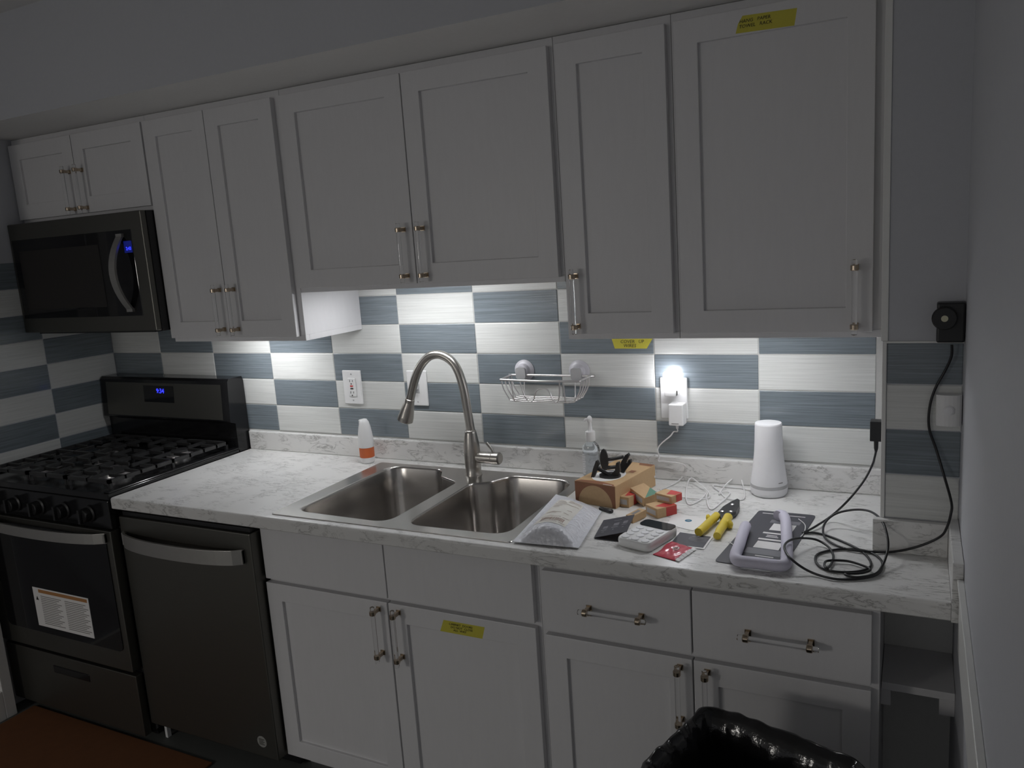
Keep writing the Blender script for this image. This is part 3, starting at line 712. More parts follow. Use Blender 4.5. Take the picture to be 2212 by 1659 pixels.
# ================================================================== BROWN BOX + MOUNTS
BA = math.atan2(-1.0, 5.2)
bxX = T(90.2, -11.4, 36.02) @ Matrix.Rotation(BA + 0.0, 4, 'Z')
BL_, BW_, BH_ = 9.3, 5.25, 2.55
t = thing('cardboard_box', 'brown printed cardboard box lying behind the padded mailer', 'box', (92.9, -7, 36))
build('carton', MB().box(0, BW_, 0, BL_, 0, BH_, 0, bxX), 'kraft', t, bevel=0.05)
pr = MB()
XF = bxX @ Matrix(((1, 0, 0, 0), (0, 0, 1, -0.012), (0, 1, 0, 0), (0, 0, 0, 1)))
n = 24; arc = [(BW_ / 2 + 2.2 * math.cos(math.pi * i / n), 0.05 + 2.25 * math.sin(math.pi * i / n)) for i in range(n + 1)]
for i in range(n):
    a, c = arc[i], arc[i + 1]
    def outp(p):
        return (BW_ - 0.03 if p[0] > BW_ / 2 + 1.2 else (0.03 if p[0] < BW_ / 2 - 1.2 else p[0]), BH_ - 0.03 if abs(p[0] - BW_ / 2) <= 1.75 else p[1])
    pr.quad([XF @ Vector((*a, 0)), XF @ Vector((*c, 0)), XF @ Vector((*outp(c), 0)), XF @ Vector((*outp(a), 0))])
build('printing', pr, 'kraftd', t); pr = MB()
pr.quad([bxX @ Vector(p) for p in ((0.05, 0.02, BH_ + 0.012), (BW_ - 0.05, 0.02, BH_ + 0.012), (BW_ - 0.5, 0.55, BH_ + 0.012), (BW_ / 2, 1.0, BH_ + 0.012), (0.5, 0.6, BH_ + 0.012))])
build('printing', pr, 'kraftd', t); pr = MB()
pr.quad([bxX @ Vector(p) for p in ((BW_ - 1.6, BL_ - 0.9, BH_ + 0.012), (BW_ - 0.05, BL_ - 0.9, BH_ + 0.012), (BW_ - 0.05, BL_ - 0.05, BH_ + 0.012), (BW_ - 2.0, BL_ - 0.05, BH_ + 0.012))])
build('printing', pr, 'kraftd', t); pr = MB()
pr.quad([bxX @ Vector(p) for p in ((BW_ - 1.4, BL_ - 4.0, BH_ + 0.012), (BW_ - 0.7, BL_ - 4.0, BH_ + 0.012), (BW_ - 0.7, BL_ - 3.1, BH_ + 0.012), (BW_ - 1.4, BL_ - 3.1, BH_ + 0.012))])
build('printing', pr, 'kraftd', t)
pw = MB(); pw.prism([(2.5 + 1.75 * math.cos(2 * math.pi * i / 28), 3.4 + 2.4 * math.sin(2 * math.pi * i / 28)) for i in range(28)], bxX @ T(0, 0, BH_), 0.014)
build('white_disc', pw, 'paper', t); pw = MB()
pw.box(BW_, BW_ + 0.012, BL_ - 0.25, BL_ - 0.05, 1.0, 1.25, 0, bxX).box(BW_ - 1.6, BW_ - 0.5, 0.1, 0.2, BH_, BH_ + 0.02, 0, bxX)
build('small_print', pw, 'paper', t)['kind'] = 'stuff'
build('side_label', MB().box(BW_, BW_ + 0.012, 2.6, 5.0, 0.1, 1.0, 0, bxX), 'gplas', t)
def oval(w, h, n=18): return [(w / 2 * math.cos(2 * math.pi * i / n), h / 2 * math.sin(2 * math.pi * i / n)) for i in range(n)]
ZT = 36.02 + BH_
# front mount: disc lying flat, arm, upright jaw and a tilted clip plate
t = thing('camera_mount', 'black plastic mount lying on the brown box with its disc flat', 'mount', (93.6, -9.2, ZT), 'black camera mounts')
c0 = oz(1318, 1028, ZT + 0.05)
build('disc', MB().prism(oval(2.5, 2.2), T(c0.x, c0.y, ZT + 0.015), 0.2), 'bplas', t)
yq = c0.y - 0.1
build('clip_plate', MB().slab([oy(q[0], q[1], yq - 0.3) for q in ((1278, 1035), (1283, 1038), (1290, 1020), (1296, 1000), (1293, 993), (1290, 993), (1284, 1010))], 0.5).slab([oy(q[0], q[1], yq) for q in ((1290, 1008), (1293, 1010), (1297, 1000), (1295, 997))], 0.4), 'bplas', t, bevel=0.04)
build('arm', MB().tube([oy(1292, 1012, yq), oy(1310, 1022, yq), oy(1328, 1031, yq)], [0.26, 0.2, 0.3], 8), 'bplas', t)
build('jaw', MB().slab([oy(1318, 1034, yq + 0.3), oy(1333, 1034, yq + 0.3), oy(1342, 1016, yq + 0.3), oy(1340, 996, yq + 0.3), oy(1334, 997, yq + 0.3), oy(1331, 1014, yq + 0.3), oy(1322, 1022, yq + 0.3)], 0.55), 'bplas', t, bevel=0.06)
t = thing('camera_mount', 'black plastic mount standing on the brown box with its oval plate upright', 'mount', (93.6, -6.6, ZT), 'black camera mounts')
yq = -6.6
op = [oy(1306 + 8.5 * math.cos(a) + 4 * -math.sin(a) * 0.5, 993 - 24 * math.sin(a), yq) for a in [2 * math.pi * i / 16 for i in range(16)]]
build('oval_plate', MB().slab(op, 0.22), 'bplas', t)
build('arm', MB().tube([oy(1310, 993, yq), oy(1328, 991, yq - 0.1), oy(1346, 987, yq - 0.2)], 0.2, 8), 'bplas', t)
build('arm', MB().tube([oy(1312, 1010, yq), oy(1324, 1009.5, yq - 0.1), oy(1334, 1008, yq - 0.2)], 0.22, 8), 'bplas', t)
build('clamp', MB().slab([oy(q[0], q[1], yq - 0.3) for q in ((1341, 1016), (1350, 1020), (1355, 1012), (1366, 998), (1365, 991), (1360, 991), (1358, 998), (1355, 996), (1362, 982), (1359, 977), (1353, 981), (1344, 996))], 0.55), 'bplas', t, bevel=0.05)

# ================================================================== SMALL CARTONS
def carton(name, label, X, w, l, h, kinds, lab=True):
    t = thing(name, label, 'box', X @ Vector((0, 0, 0)), 'small product cartons')
    m = MB().box(-w / 2, w / 2, -l / 2, l / 2, 0, h, 0, X)
    build('carton', m, 'kraft', t, bevel=0.03)
    e = 0.015
    col, poly = kinds
    p = MB()
    p.quad([X @ Vector((x, y, h + e)) for x, y in poly])
    if col == 'red':
        p.box(-0.02 + w / 2 - 0.0, w / 2 + e, poly[0][1] if False else l * 0.0 - 0.1, l / 2 - 0.02, 0.03, h - 0.03, 0, X)
        p.box(poly[0][0] if False else 0.0, w / 2 - 0.02, l / 2 - 0.01, l / 2 + e, 0.03, h - 0.03, 0, X)
    build('colour_print', p, col, t)
    if lab: build('side_label', MB().box(-w * 0.4, w * 0.36, -l / 2 - e, -l / 2, h * 0.25, h * 0.75, 0, X), 'gplas', t)
def at(px, py, z): 
    p = oz(px, py, z); return T(p.x, p.y, z)
redp = lambda w, l: [(0.15, -l / 2 + 0.35), (w / 2 - 0.02, -0.2), (w / 2 - 0.02, l / 2 - 0.02), (-0.3, l / 2 - 0.02)]
grn = lambda w, l: [(-0.1, l / 2 - 0.02), (w / 2 - 0.02, -l / 2 + 0.1), (w / 2 - 0.02, l / 2 - 0.02)]
carton('small_carton', 'small kraft carton lying flat against the side of the brown box', at(1356, 1088, 36.02) @ RZ(-12), 1.7, 2.3, 1.15, ('red', redp(1.7, 2.3)))
carton('small_carton', 'small kraft and green carton propped at a slant', at(1392, 1086, 36.06) @ T(-0.15, 0.25, 0.36) @ RZ(-33) @ RY(14) @ RX(6), 2.5, 1.9, 1.1, ('green', grn(2.5, 1.9)))
carton('small_carton', 'small kraft and red carton under another red one', at(1424, 1110, 36.02) @ RZ(-38) @ T(0.1, 0.2, 0), 2.1, 2.5, 1.05, ('red', redp(2.1, 2.5)))
carton('small_carton', 'small kraft and red carton stacked on top of another red one', at(1430, 1105, 36.02) @ T(0.55, 0.75, 1.07) @ RZ(-22), 2.2, 1.8, 0.85, ('red', redp(2.2, 1.8)))
carton('small_carton', 'small kraft carton leaning behind the dark folded card', at(1375, 1122, 36.04) @ RZ(-22) @ RX(4), 0.9, 2.2, 0.8, ('inkg', [(-0.2, -0.6), (0.2, -0.6), (0.2, 0.6), (-0.2, 0.6)]), False)
a, c = oz(1296, 1098, 36.2), oz(1322, 1105, 36.2)
tag(build('marker_pen', MB().tube([a, a + (c - a) * 0.62, a + (c - a) * 0.63, c], [0.2, 0.2, 0.24, 0.24], 10), 'bplas'), 'short black marker pen in front of the brown box', 'pen')
a, c = oz(1443, 1078, 36.2), oz(1459, 1081, 36.2)
tag(build('plug_cap', MB().box(a.x, c.x, a.y - 0.25, a.y + 0.35, 36.02, 36.55), 'bplas', bevel=0.06), 'tiny black plastic plug lying behind the red cartons', 'plug')

# ================================================================== PADDED MAILER
Q = [Vector((88.85, -24.75)), Vector((95.75, -24.3)), Vector((94.25, -13.9)), Vector((87.75, -11.2))]
def mail(u, v, top=True, off=0.0):
    p = (Q[0] * (1 - u) + Q[1] * u) * (1 - v) + (Q[3] * (1 - u) + Q[2] * u) * v
    e = max(0.0, min(u, 1 - u) / 0.5); f = min(1.0, max(0, v - 0.01) / 0.07)
    bul = max(0.0, math.sin(math.pi * max(0.0, min(1.0, (u - 0.07) / 0.86)))) ** 0.75 * f ** 0.5 * (1.65 - 1.0 * v) * (1.0 - max(0, v - 0.85) / 0.15 * 0.7)
    wr_ = 0.035 * math.sin(31 * u + 3 * math.sin(9 * v)) * math.sin(27 * v + 2 * u) * min(1, e * 2) * f
    base = 36.16 + 0.55 * v * (1 - u) * 0.9
    if not top: return Vector((p.x, p.y, base))
    return Vector((p.x, p.y, base + 0.05 + bul + wr_ + off))
t = thing('padded_mailer', 'white bubble mailer with a shipping label on the sink edge', 'envelope', (91.7, -18.5, 36.15))
mm = MB().grid(lambda u, v: mail(u, v), 28, 40).grid(lambda u, v: mail(u, v, False), 8, 10)
for fn in (lambda s_: (s_, 0), lambda s_: (s_, 1), lambda s_: (0, s_), lambda s_: (1, s_)):
    mm.grid(lambda a_, b_, fn=fn: mail(*fn(a_), b_ > 0.5), 20, 1)
build('envelope', mm, 'bubble', t, fix=True)
def patch(u0, u1, v0, v1, off, nu=10, nv=10): return lambda a_, b_: mail(u0 + (u1 - u0) * a_, v0 + (v1 - v0) * b_, True, off)
lb = build('shipping_label', MB().grid(patch(0.2, 0.72, 0.17, 0.83, 0.03), 16, 20), 'label', t)
pk = MB()
x_ = 0.27
while x_ < 0.66:
    w_ = random.choice((0.006, 0.01, 0.016)); pk.grid(patch(x_, x_ + w_, 0.24, 0.32, 0.05), 1, 4, 0); x_ += w_ + random.choice((0.006, 0.01))
build('barcode', pk, 'inkb', lb)['kind'] = 'stuff'; pk = MB()
for v_, a_, c_ in ((0.21, 0.22, 0.7), (0.35, 0.22, 0.7), (0.45, 0.24, 0.42), (0.47, 0.24, 0.5), (0.46, 0.55, 0.64), (0.55, 0.56, 0.65), (0.63, 0.24, 0.36), (0.66, 0.24, 0.4), (0.7, 0.24, 0.58), (0.74, 0.26, 0.44), (0.7, 0.5, 0.7), (0.78, 0.24, 0.4), (0.795, 0.46, 0.7), (0.77, 0.46, 0.7)):
    pk.grid(patch(a_, c_, v_, v_ + 0.008, 0.05), 6, 1, 0)
build('address_print', pk, 'inkb', lb)['kind'] = 'stuff'

# ================================================================== KEYPAD
XK = T(101.35, -20.2, 36.02) @ RZ(-16)
t = thing('keypad', 'white alarm keypad with twelve round buttons and a black screen', 'keypad', (101.35, -20.75, 36.02))
KW, KL = 3.7, 5.5
km = MB()
ringsk = [(0, 0.94), (0.12, 0.98), (0.6, 1.0), (0.85, 0.985), (0.95, 0.95)]
base_ = rrect(KW, KL, 0.6, 5); n = len(base_)
def kz(y, z): return z * (1.0 + 0.18 * (y / KL + 0.0))
vsk = [XK @ Vector((x * s_, y * s_, kz(y, z))) for z, s_ in ringsk for x, y in base_]
km.add(vsk, [(i * n + j, i * n + (j + 1) % n, (i + 1) * n + (j + 1) % n, (i + 1) * n + j) for i in range(len(ringsk) - 1) for j in range(n)], 0, True)
km.add(vsk[:n], [tuple(range(n))[::-1]]); km.add(vsk[-n:], [tuple(range(n))])
build('body', km, 'wplas', t)
scr = rrect(KW * 0.96, KL * 0.28, 0.45, 4, 0, KL * 0.335)
build('screen', MB().prism(scr, XK @ RX(1.7) @ T(0, 0, 0.93), 0.09), 'bglass', t, bevel=0.03)
for r in range(4):
    for c in range(3):
        X = XK @ RX(1.7) @ T((c - 1) * 1.12, 0.45 - r * 0.85, 0.93)
        build('button', MB().lathe([(0.4, 0), (0.4, 0.07), (0.34, 0.11)], X, 16), 'wmatte', t)
build('logo_print', MB().box(-0.55, 0.55, -2.5, -2.43, 0.945, 0.965, 0, XK @ RX(1.7)), 'gplas', t)

# ================================================================== FLAT THINGS
def card(name, label, cat, px, z, mat, th=0.03, zs=None):
    pts = [oz(x, y, z if zs is None else zs[i]) for i, (x, y) in enumerate(px)]
    return tag(build(name, MB().slab(pts, th), mat), label, cat)
# dark folded card leaning on the keypad
pA = [oz(1283, 1162, 36.06), oz(1354, 1149, 36.95), oz(1371, 1112, 37.25), oz(1304, 1124, 36.55)]
t = thing('folded_card', 'dark grey folded instruction card propped against the keypad', 'card', (96.5, -19.5, 36.02))
c1 = build('upper_leaf', MB().slab(pA, 0.03), 'slate', t)
pB = [oz(1284, 1164, 36.03), oz(1338, 1171, 36.03), oz(1352, 1148, 36.03), oz(1305, 1136, 36.03)]
build('lower_leaf', MB().slab(pB, 0.03), 'slate', t)
def bil(p, u, v, o=0.0):
    q = (p[0] * (1 - u) + p[1] * u) * (1 - v) + (p[3] * (1 - u) + p[2] * u) * v
    nn = (p[1] - p[0]).cross(p[3] - p[0]).normalized()
    return q + nn * o
pp = MB()
for u, v, w, h in ((0.12, 0.32, 0.17, 0.05), (0.42, 0.4, 0.2, 0.05), (0.72, 0.46, 0.16, 0.05), (0.16, 0.22, 0.08, 0.04), (0.48, 0.28, 0.04, 0.05), (0.76, 0.33, 0.06, 0.04), (0.4, 0.8, 0.25, 0.03), (0.14, 0.42, 0.15, 0.14), (0.45, 0.5, 0.17, 0.16), (0.74, 0.54, 0.14, 0.16)):
    pp.quad([bil(pA, u, v, 0.045), bil(pA, u + w, v, 0.045), bil(pA, u + w, v + h, 0.045), bil(pA, u, v + h, 0.045)])
build('print', pp, 'slate2', c1)
# white card with a blue round logo
wp = [oz(1441, 1133, 36.02), oz(1497, 1147, 36.02), oz(1531, 1122, 36.02), oz(1456, 1108, 36.02)]
t = thing('paper_card', 'white card with a round blue mark near the red cartons', 'card', (104.6, -14.5, 36.02))
pc = build('sheet', MB().slab(wp, 0.03), 'paper', t)
cc = oz(1487, 1124.5, 36.06)
build('logo', MB().lathe([(0.36, 0), (0.36, 0.012)], T(cc.x, cc.y, 36.055), 20), 'blue', pc)
build('logo_mark', MB().box(cc.x - 0.16, cc.x + 0.16, cc.y - 0.04, cc.y + 0.03, 36.06, 36.075).box(cc.x - 0.1, cc.x + 0.12, cc.y + 0.09, cc.y + 0.14, 36.06, 36.075), 'gplas', pc)
# dark photo card with white border + film sheet
gp = [oz(1442, 1177, 36.05), oz(1521, 1187, 36.05), oz(1541, 1159, 36.05), oz(1467, 1148, 36.05)]
t = thing('photo_card', 'dark grey card with a white border beside the red packet', 'card', (104.7, -20.5, 36.03))
sh = build('border', MB().slab(gp, 0.03), 'paper', t)
build('picture', MB().slab([bil(gp, 0.05, 0.08, 0.035), bil(gp, 0.95, 0.08, 0.035), bil(gp, 0.95, 0.93, 0.035), bil(gp, 0.05, 0.93, 0.035)], 0.012), 'slate', sh)
fs = [oz(1495, 1187, 36.03), oz(1531, 1197, 36.03), oz(1570, 1165, 36.03), oz(1536, 1160, 36.03)]
tag(build('film_sheet', MB().slab(fs, 0.012), 'film2'), 'flat clear plastic sheet beside the dark bordered card', 'plastic sheet')
def crumple(px, z, rx, ry, h, seed, label):
    rnd = random.Random(seed); c = oz(*px, z)
    ph = [rnd.uniform(0, 6.28) for _ in range(6)]
    def f(u, v):
        x, y = 2 * u - 1, 2 * v - 1
        e = max(0, 1 - max(abs(x), abs(y)) ** 2)
        zz = h * e * (0.55 + 0.25 * math.sin(7 * x + ph[0]) * math.cos(6 * y + ph[1]) + 0.25 * math.sin(11 * (x + y) + ph[2])) 
        return Vector((c.x + rx * (x + 0.12 * math.sin(5 * y + ph[3])), c.y + ry * (y + 0.15 * math.sin(4 * x + ph[4])), z + 0.01 + max(0.0, zz)))
    return tag(build('plastic_bag', MB().grid(f, 14, 14, 0, False), 'film', fix=False), label, 'plastic bag')
crumple((1508, 1166), 36.1, 0.85, 0.6, 0.45, 3, 'crumpled clear plastic bag on the dark bordered card')
crumple((1304, 1176), 36.02, 0.7, 0.55, 0.45, 5, 'small crumpled clear plastic scrap in front of the dark folded card')
crumple((1328, 1176), 36.02, 0.9, 0.4, 0.35, 9, 'thin clear plastic wrapper beside the keypad front edge')
# red foil packet
rp = [oz(1410, 1197, 36.08), oz(1466, 1213, 36.08), oz(1505, 1186, 36.08), oz(1452, 1169, 36.14)]
t = thing('foil_packet', 'red foil packet with a white torn edge near the worktop front', 'packet', (102.9, -22.6, 36.02))
def pk_(u, v, o=0.0):
    p = bil(rp, u, v); e = max(0.0, min(u, 1 - u, v, 1 - v) * 2)
    p.z += o + 0.22 * e ** 0.6 + 0.05 * math.sin(19 * u + 4 * v) * math.sin(13 * v) * min(1, e * 3)
    p.x += 0.12 * math.sin(6 * v) * (1 - u); 
    return p
rb = build('foil', MB().grid(lambda u, v: pk_(u * 0.86, v), 16, 16).grid(lambda u, v: pk_(u * 0.86, v) * 1.0 - Vector((0, 0, 0.06 + 0.2 * max(0.0, min(u, 1 - u, v, 1 - v) * 2) ** 0.6)), 8, 8), 'redgloss', t, fix=False)
we = MB()
for j in range(6): we.grid(lambda u, v, j=j: pk_(0.86 + 0.14 * u + 0.01 * (j % 2), (j + 0.05 + 0.9 * v) / 6, 0.02), 2, 2)
build('white_edge', we, 'paper', t, fix=False)
ring = MB()
ring.tube([pk_(0.5 + 0.1 * math.cos(a), 0.55 + 0.12 * math.sin(a), 0.02) for a in [2 * math.pi * i / 16 for i in range(16)]], 0.05, 5, True)
ring.tube([pk_(0.47, 0.5, 0.03), pk_(0.5, 0.58, 0.03), pk_(0.54, 0.6, 0.03)], 0.05, 5)
build('logo_print', ring, 'paper', rb)

# ================================================================== TIN SNIPS
t = thing('snips', 'tin snips with yellow grips and dark jaws', 'snips', (107.2, -15.5, 36.02))
def P(px, py, z): return oz(px, py, z)
build('jaw', MB().slab([P(1551, 1112, 36.35), P(1560, 1131, 36.35), P(1575, 1118, 36.35), P(1590, 1112, 36.35), P(1597, 1099, 36.35), P(1598, 1086, 36.35), P(1593, 1083, 36.35), P(1580, 1089, 36.35), P(1562, 1100, 36.35)], 0.35), 'iron', t, bevel=0.05)
build('jaw', MB().slab([P(1560, 1126, 36.15), P(1572, 1126, 36.15), P(1592, 1113, 36.15), P(1598, 1100, 36.15), P(1598, 1090, 36.15), P(1584, 1098, 36.15)], 0.22), 'iron', t, bevel=0.04)
for px in ((1582, 1091), (1579, 1106), (1560, 1106)):
    p = P(*px, 36.7); build('rivet', MB().lathe([(0.2, 0), (0.2, 0.1), (0.1, 0.17)], T(p.x, p.y, 36.7), 12), 'alu', t)
build('grip', MB().tube(cr([P(1548, 1114, 36.6), P(1540, 1122, 36.6), P(1530, 1131, 36.55), P(1520, 1141, 36.5), P(1509, 1150, 36.48)], 4), [0.42] * 8 + [0.44] * 5 + [0.42] * 4, 12), 'yellow', t)
build('grip', MB().tube(cr([P(1573, 1117, 36.55), P(1568, 1126, 36.5), P(1561, 1137, 36.46), P(1554, 1148, 36.44), P(1549, 1158, 36.42)], 4), [0.46] * 8 + [0.42] * 5 + [0.38] * 4, 12), 'yellow', t)
p = P(1526, 1118, 36.5); build('thumb_guard', MB().lathe([(0.15, -0.25), (0.4, -0.1), (0.4, 0.1), (0.15, 0.25)], T(p.x + 0.25, p.y - 0.1, p.z) @ RY(70), 12), 'yellow', t)
p = P(1578, 1132, 36.5); build('thumb_guard', MB().lathe([(0.2, -0.3), (0.48, -0.12), (0.48, 0.12), (0.2, 0.3)], T(p.x - 0.1, p.y, p.z) @ RY(70), 12), 'yellow', t)

# ================================================================== RETAIL CARD + FOAM LOCK
rc = [oz(1543, 1213, 36.02), oz(1687, 1235, 36.02), oz(1763, 1114, 36.02), oz(1640, 1103, 36.02)]
t = thing('backing_card', 'dark grey retail backing card under the lilac foam loop', 'card', (110.3, -19, 36.02))
rr_ = arc_corner([(p.x, p.y) for p in rc], [0.5] * 4, 4)
bc = build('sheet', MB().slab([Vector((p[0], p[1], 36.02)) for p in rr_], 0.05), 'slate', t)
for pm_, u0, u1, v0, v1 in (('paper', 0.38, 0.78, 0.30, 0.42), ('paper', 0.36, 0.8, 0.445, 0.47), ('paper', 0.36, 0.8, 0.56, 0.585), ('paper', 0.42, 0.8, 0.63, 0.76), ('paper', 0.45, 0.65, 0.5, 0.512), ('paper', 0.45, 0.62, 0.525, 0.537), ('paper', 0.1, 0.4, 0.94, 0.952), ('paper', 0.55, 0.85, 0.93, 0.942), ('paper', 0.5, 0.78, 0.17, 0.182), ('paper', 0.55, 0.72, 0.14, 0.152), ('slate2', 0.3, 0.86, 0.2, 0.29), ('slate2', 0.34, 0.84, 0.77, 0.83)):
    build('print', MB().quad([bil(rc, u0, v0, 0.062), bil(rc, u1, v0, 0.062), bil(rc, u1, v1, 0.062), bil(rc, u0, v1, 0.062)]), pm_, bc)
zf = 36.62
lp_ = [oz(1611, 1136, zf), oz(1604, 1155, zf), oz(1596, 1180, zf), oz(1589, 1198, zf), oz(1591, 1209, zf), oz(1604, 1213, zf), oz(1640, 1217, zf), oz(1680, 1222, zf), oz(1694, 1220, zf), oz(1699, 1210, zf), oz(1700, 1180, zf), oz(1699, 1150, zf), oz(1697, 1125, zf), oz(1693, 1115, zf), oz(1686, 1112, zf), oz(1680, 1114, zf)]
path = cr(lp_, 4)
t = thing('foam_loop', 'lilac foam-covered U-shaped loop lying on the dark backing card', 'lock', (110, -19.5, 36.1))
build('sleeve', MB().tube(path, 0.52, 14), 'foam', t)
for pxy in (((1750 - 25, 1121), (1739, 1134), (1737, 1150), (1729, 1160)), ((1573, 1171), (1580, 1174), (1586, 1179), (1589, 1184))):
    build('tie', MB().tube(cr([oz(*q, 36.12) for q in pxy], 4), 0.05, 6), 'wcord', t)

# ================================================================== CORDS
def cord(name, label, pts, r, mat, n=7, dens=6, flat=1.0):
    return tag(build(name, MB().tube(cr(pts, dens), r, n, flat=flat), mat), label, 'cord')
Z1 = 36.1
c1 = [(99.35, -1.2, 42.6), (99.35, -1.2, 42.2)] + [oy(*q, -1.3) for q in ((1455, 933), (1448, 942), (1430, 957), (1421, 970), (1424, 987), (1422, 996))] + [oy(1435, 997, -1.25), oy(1462, 1000, -1.4), oy(1479, 1005, -2.2)] + \
     [oz(*q, Z1 + h) for q, h in (((1477, 1020), 0.9), ((1468, 1037), 0.2), ((1440, 1053), 0), ((1427, 1059), 0), ((1444, 1069), 0.1), ((1480, 1075), 0.1), ((1520, 1078), 0.1), ((1534, 1072), 0.15), ((1526, 1058), 0.3), ((1505, 1040), 0.5), ((1493, 1033), 0.6), ((1485, 1045), 0.4), ((1482, 1075), 0.1), ((1490, 1090), 0), ((1515, 1078), 0.1), ((1530, 1060), 0.2), ((1526, 1076), 0.1), ((1535, 1100), 0), ((1555, 1088), 0.05), ((1577, 1066), 0.1), ((1562, 1062), 0.1), ((1553, 1068), 0.1), ((1570, 1045), 0.4), ((1596, 1028), 0.7), ((1604, 1045), 0.4), ((1609, 1070), 0.1), ((1600, 1080), 0), ((1570, 1076), 0.05), ((1555, 1062), 0.05), ((1540, 1049), 0), ((1570, 1052), 0), ((1600, 1055), 0), ((1622, 1059), 0.1))]
cord('white_cord', 'thin white cord tangled between the charger and the base station', c1, 0.08, 'wcord')
# black adapter on the side of the boxed-out wall
t = thing('power_adapter', 'small black plug adapter on the side of the boxed-out wall', 'adapter', (121.0, -7, 43.5))
build('block', MB().box(120.4, 121.98, -7.6, -6.2, 43.75, 45.75), 'bplas', t, bevel=0.08)
build('strain_relief', MB().lathe([(0.1, 42.5), (0.2, 42.9), (0.22, 43.75)], T(120.95, -6.9, 0), 10), 'bplas', t)
c2 = [(120.95, -6.9, 42.6), oy(1890, 985, -7.5), oy(1884, 1005, -8.5), oy(1865, 1040, -10), oy(1830, 1083, -11.5), oz(1795, 1115, 36.6), oz(1765, 1135, 36.35), oz(1744, 1147, 36.2), oz(1735, 1151, 36.15), oz(1760, 1151, 36.15), oz(1790, 1158, 36.12), oz(1830, 1174, 36.12), oz(1860, 1190, 36.12), oz(1877, 1207, 36.12), oz(1881, 1222, 36.12), oz(1865, 1232, 36.14), oz(1830, 1236, 36.14), oz(1795, 1233, 36.14), oz(1770, 1223, 36.14), oz(1761, 1207, 36.14), oz(1770, 1195, 36.14), oz(1800, 1188, 36.14), oz(1840, 1186, 36.14), oz(1880, 1193, 36.14), oz(1903, 1210, 36.14), oz(1905, 1228, 36.14), oz(1890, 1243, 36.14), oz(1850, 1251, 36.14), oz(1800, 1250, 36.16), oz(1750, 1235, 36.3), oz(1712, 1210, 37.1), oz(1695, 1187, 37.38), oz(1699, 1172, 37.4), oz(1722, 1163, 37.2), oz(1760, 1165, 36.6), oz(1788, 1180, 36.3), oz(1800, 1200, 36.25), oz(1796, 1217, 36.22), oz(1786, 1228, 36.3), oz(1781, 1218, 36.35), oz(1790, 1211, 36.3), oz(1830, 1212, 36.25), oz(1865, 1222, 36.25), oz(1880, 1231, 36.22), oz(1860, 1238, 36.25), oz(1825, 1240, 36.25), oz(1850, 1247, 36.25), oz(1890, 1240, 36.3), oz(1906, 1222, 36.5)]
c2 += [oz(1917, 1190, 37.2), oz(1917, 1160, 38.0), oz(1905, 1125, 38.8), oz(1880, 1105, 38.7), oz(1845, 1101, 38.2), oz(1805, 1110, 37.4), oz(1782, 1130, 36.7), oz(1779, 1155, 36.3), oz(1795, 1172, 36.2), oz(1830, 1186, 36.2), oz(1880, 1192, 36.2), oz(1930, 1192, 36.2), oy(1985, 1180, -17.2), oy(2030, 1160, -17.6)]
c2 += [oy(2045, 1140, -18.3), oy(2054, 1110, -18.6), oy(2055, 1085, -18.2), oy(2040, 1030, -17.0), oy(2022, 970, -16.4), oy(2007, 925, -16.3), oy(2008, 880, -16.3), oy(2020, 840, -16.3), oy(2042, 800, -16.4), oy(2055, 770, -16.6), oy(2056, 745, -16.7)]
cord('black_cable', 'black cable coiled on the worktop and running up to the black wall siren', c2, 0.11, 'bcord', 7, 6)

# ================================================================== WALL DEVICES
t = thing('wall_siren', 'black square siren box with a round dial on the boxed-out wall', 'siren', (126.8, -16.6, 54.95))
build('box', MB().box(125.8, 127.85, -17.4, -16.02, 54.95, 58.25), 'bplas', t, bevel=0.15, seg=3)
build('dial', MB().lathe([(0.95, 0), (0.95, 0.35), (0.85, 0.45)], T(126.35, -17.4, 57.0) @ RX(90), 24), 'bplas', t)
build('button', MB().lathe([(0.26, 0), (0.26, 0.06)], T(126.35, -17.84, 57.0) @ RX(90), 16), 'ledring', t)
t = thing('motion_sensor', 'white curved motion sensor on the tiled boxed-out wall', 'sensor', (126.9, -16.6, 47.8))
ms = MB()
XS = Matrix(((1, 0, 0, 0), (0, 1, 0, 0), (0, 0, 1, 47.85), (0, 0, 0, 1)))
cv = [(127.85, -16.02), (127.85, -16.75)] + [(126.85 + 1.0 * math.cos(a) * 1.0, -16.75 - 0.5 * math.sin(a)) for a in [math.pi * i / 10 for i in range(1, 10)]] + [(125.9, -16.75), (125.9, -16.02)]
ms.prism(cv, XS, 2.65, 0, False)
build('shell', ms, 'wplas', t, bevel=0.12, seg=3)
build('lens', MB().lathe([(0.42, 0), (0.42, 0.05), (0.3, 0.12), (0.02, 0.16)], T(126.85, -17.24, 49.2) @ RX(90), 20), 'wmatte', t)

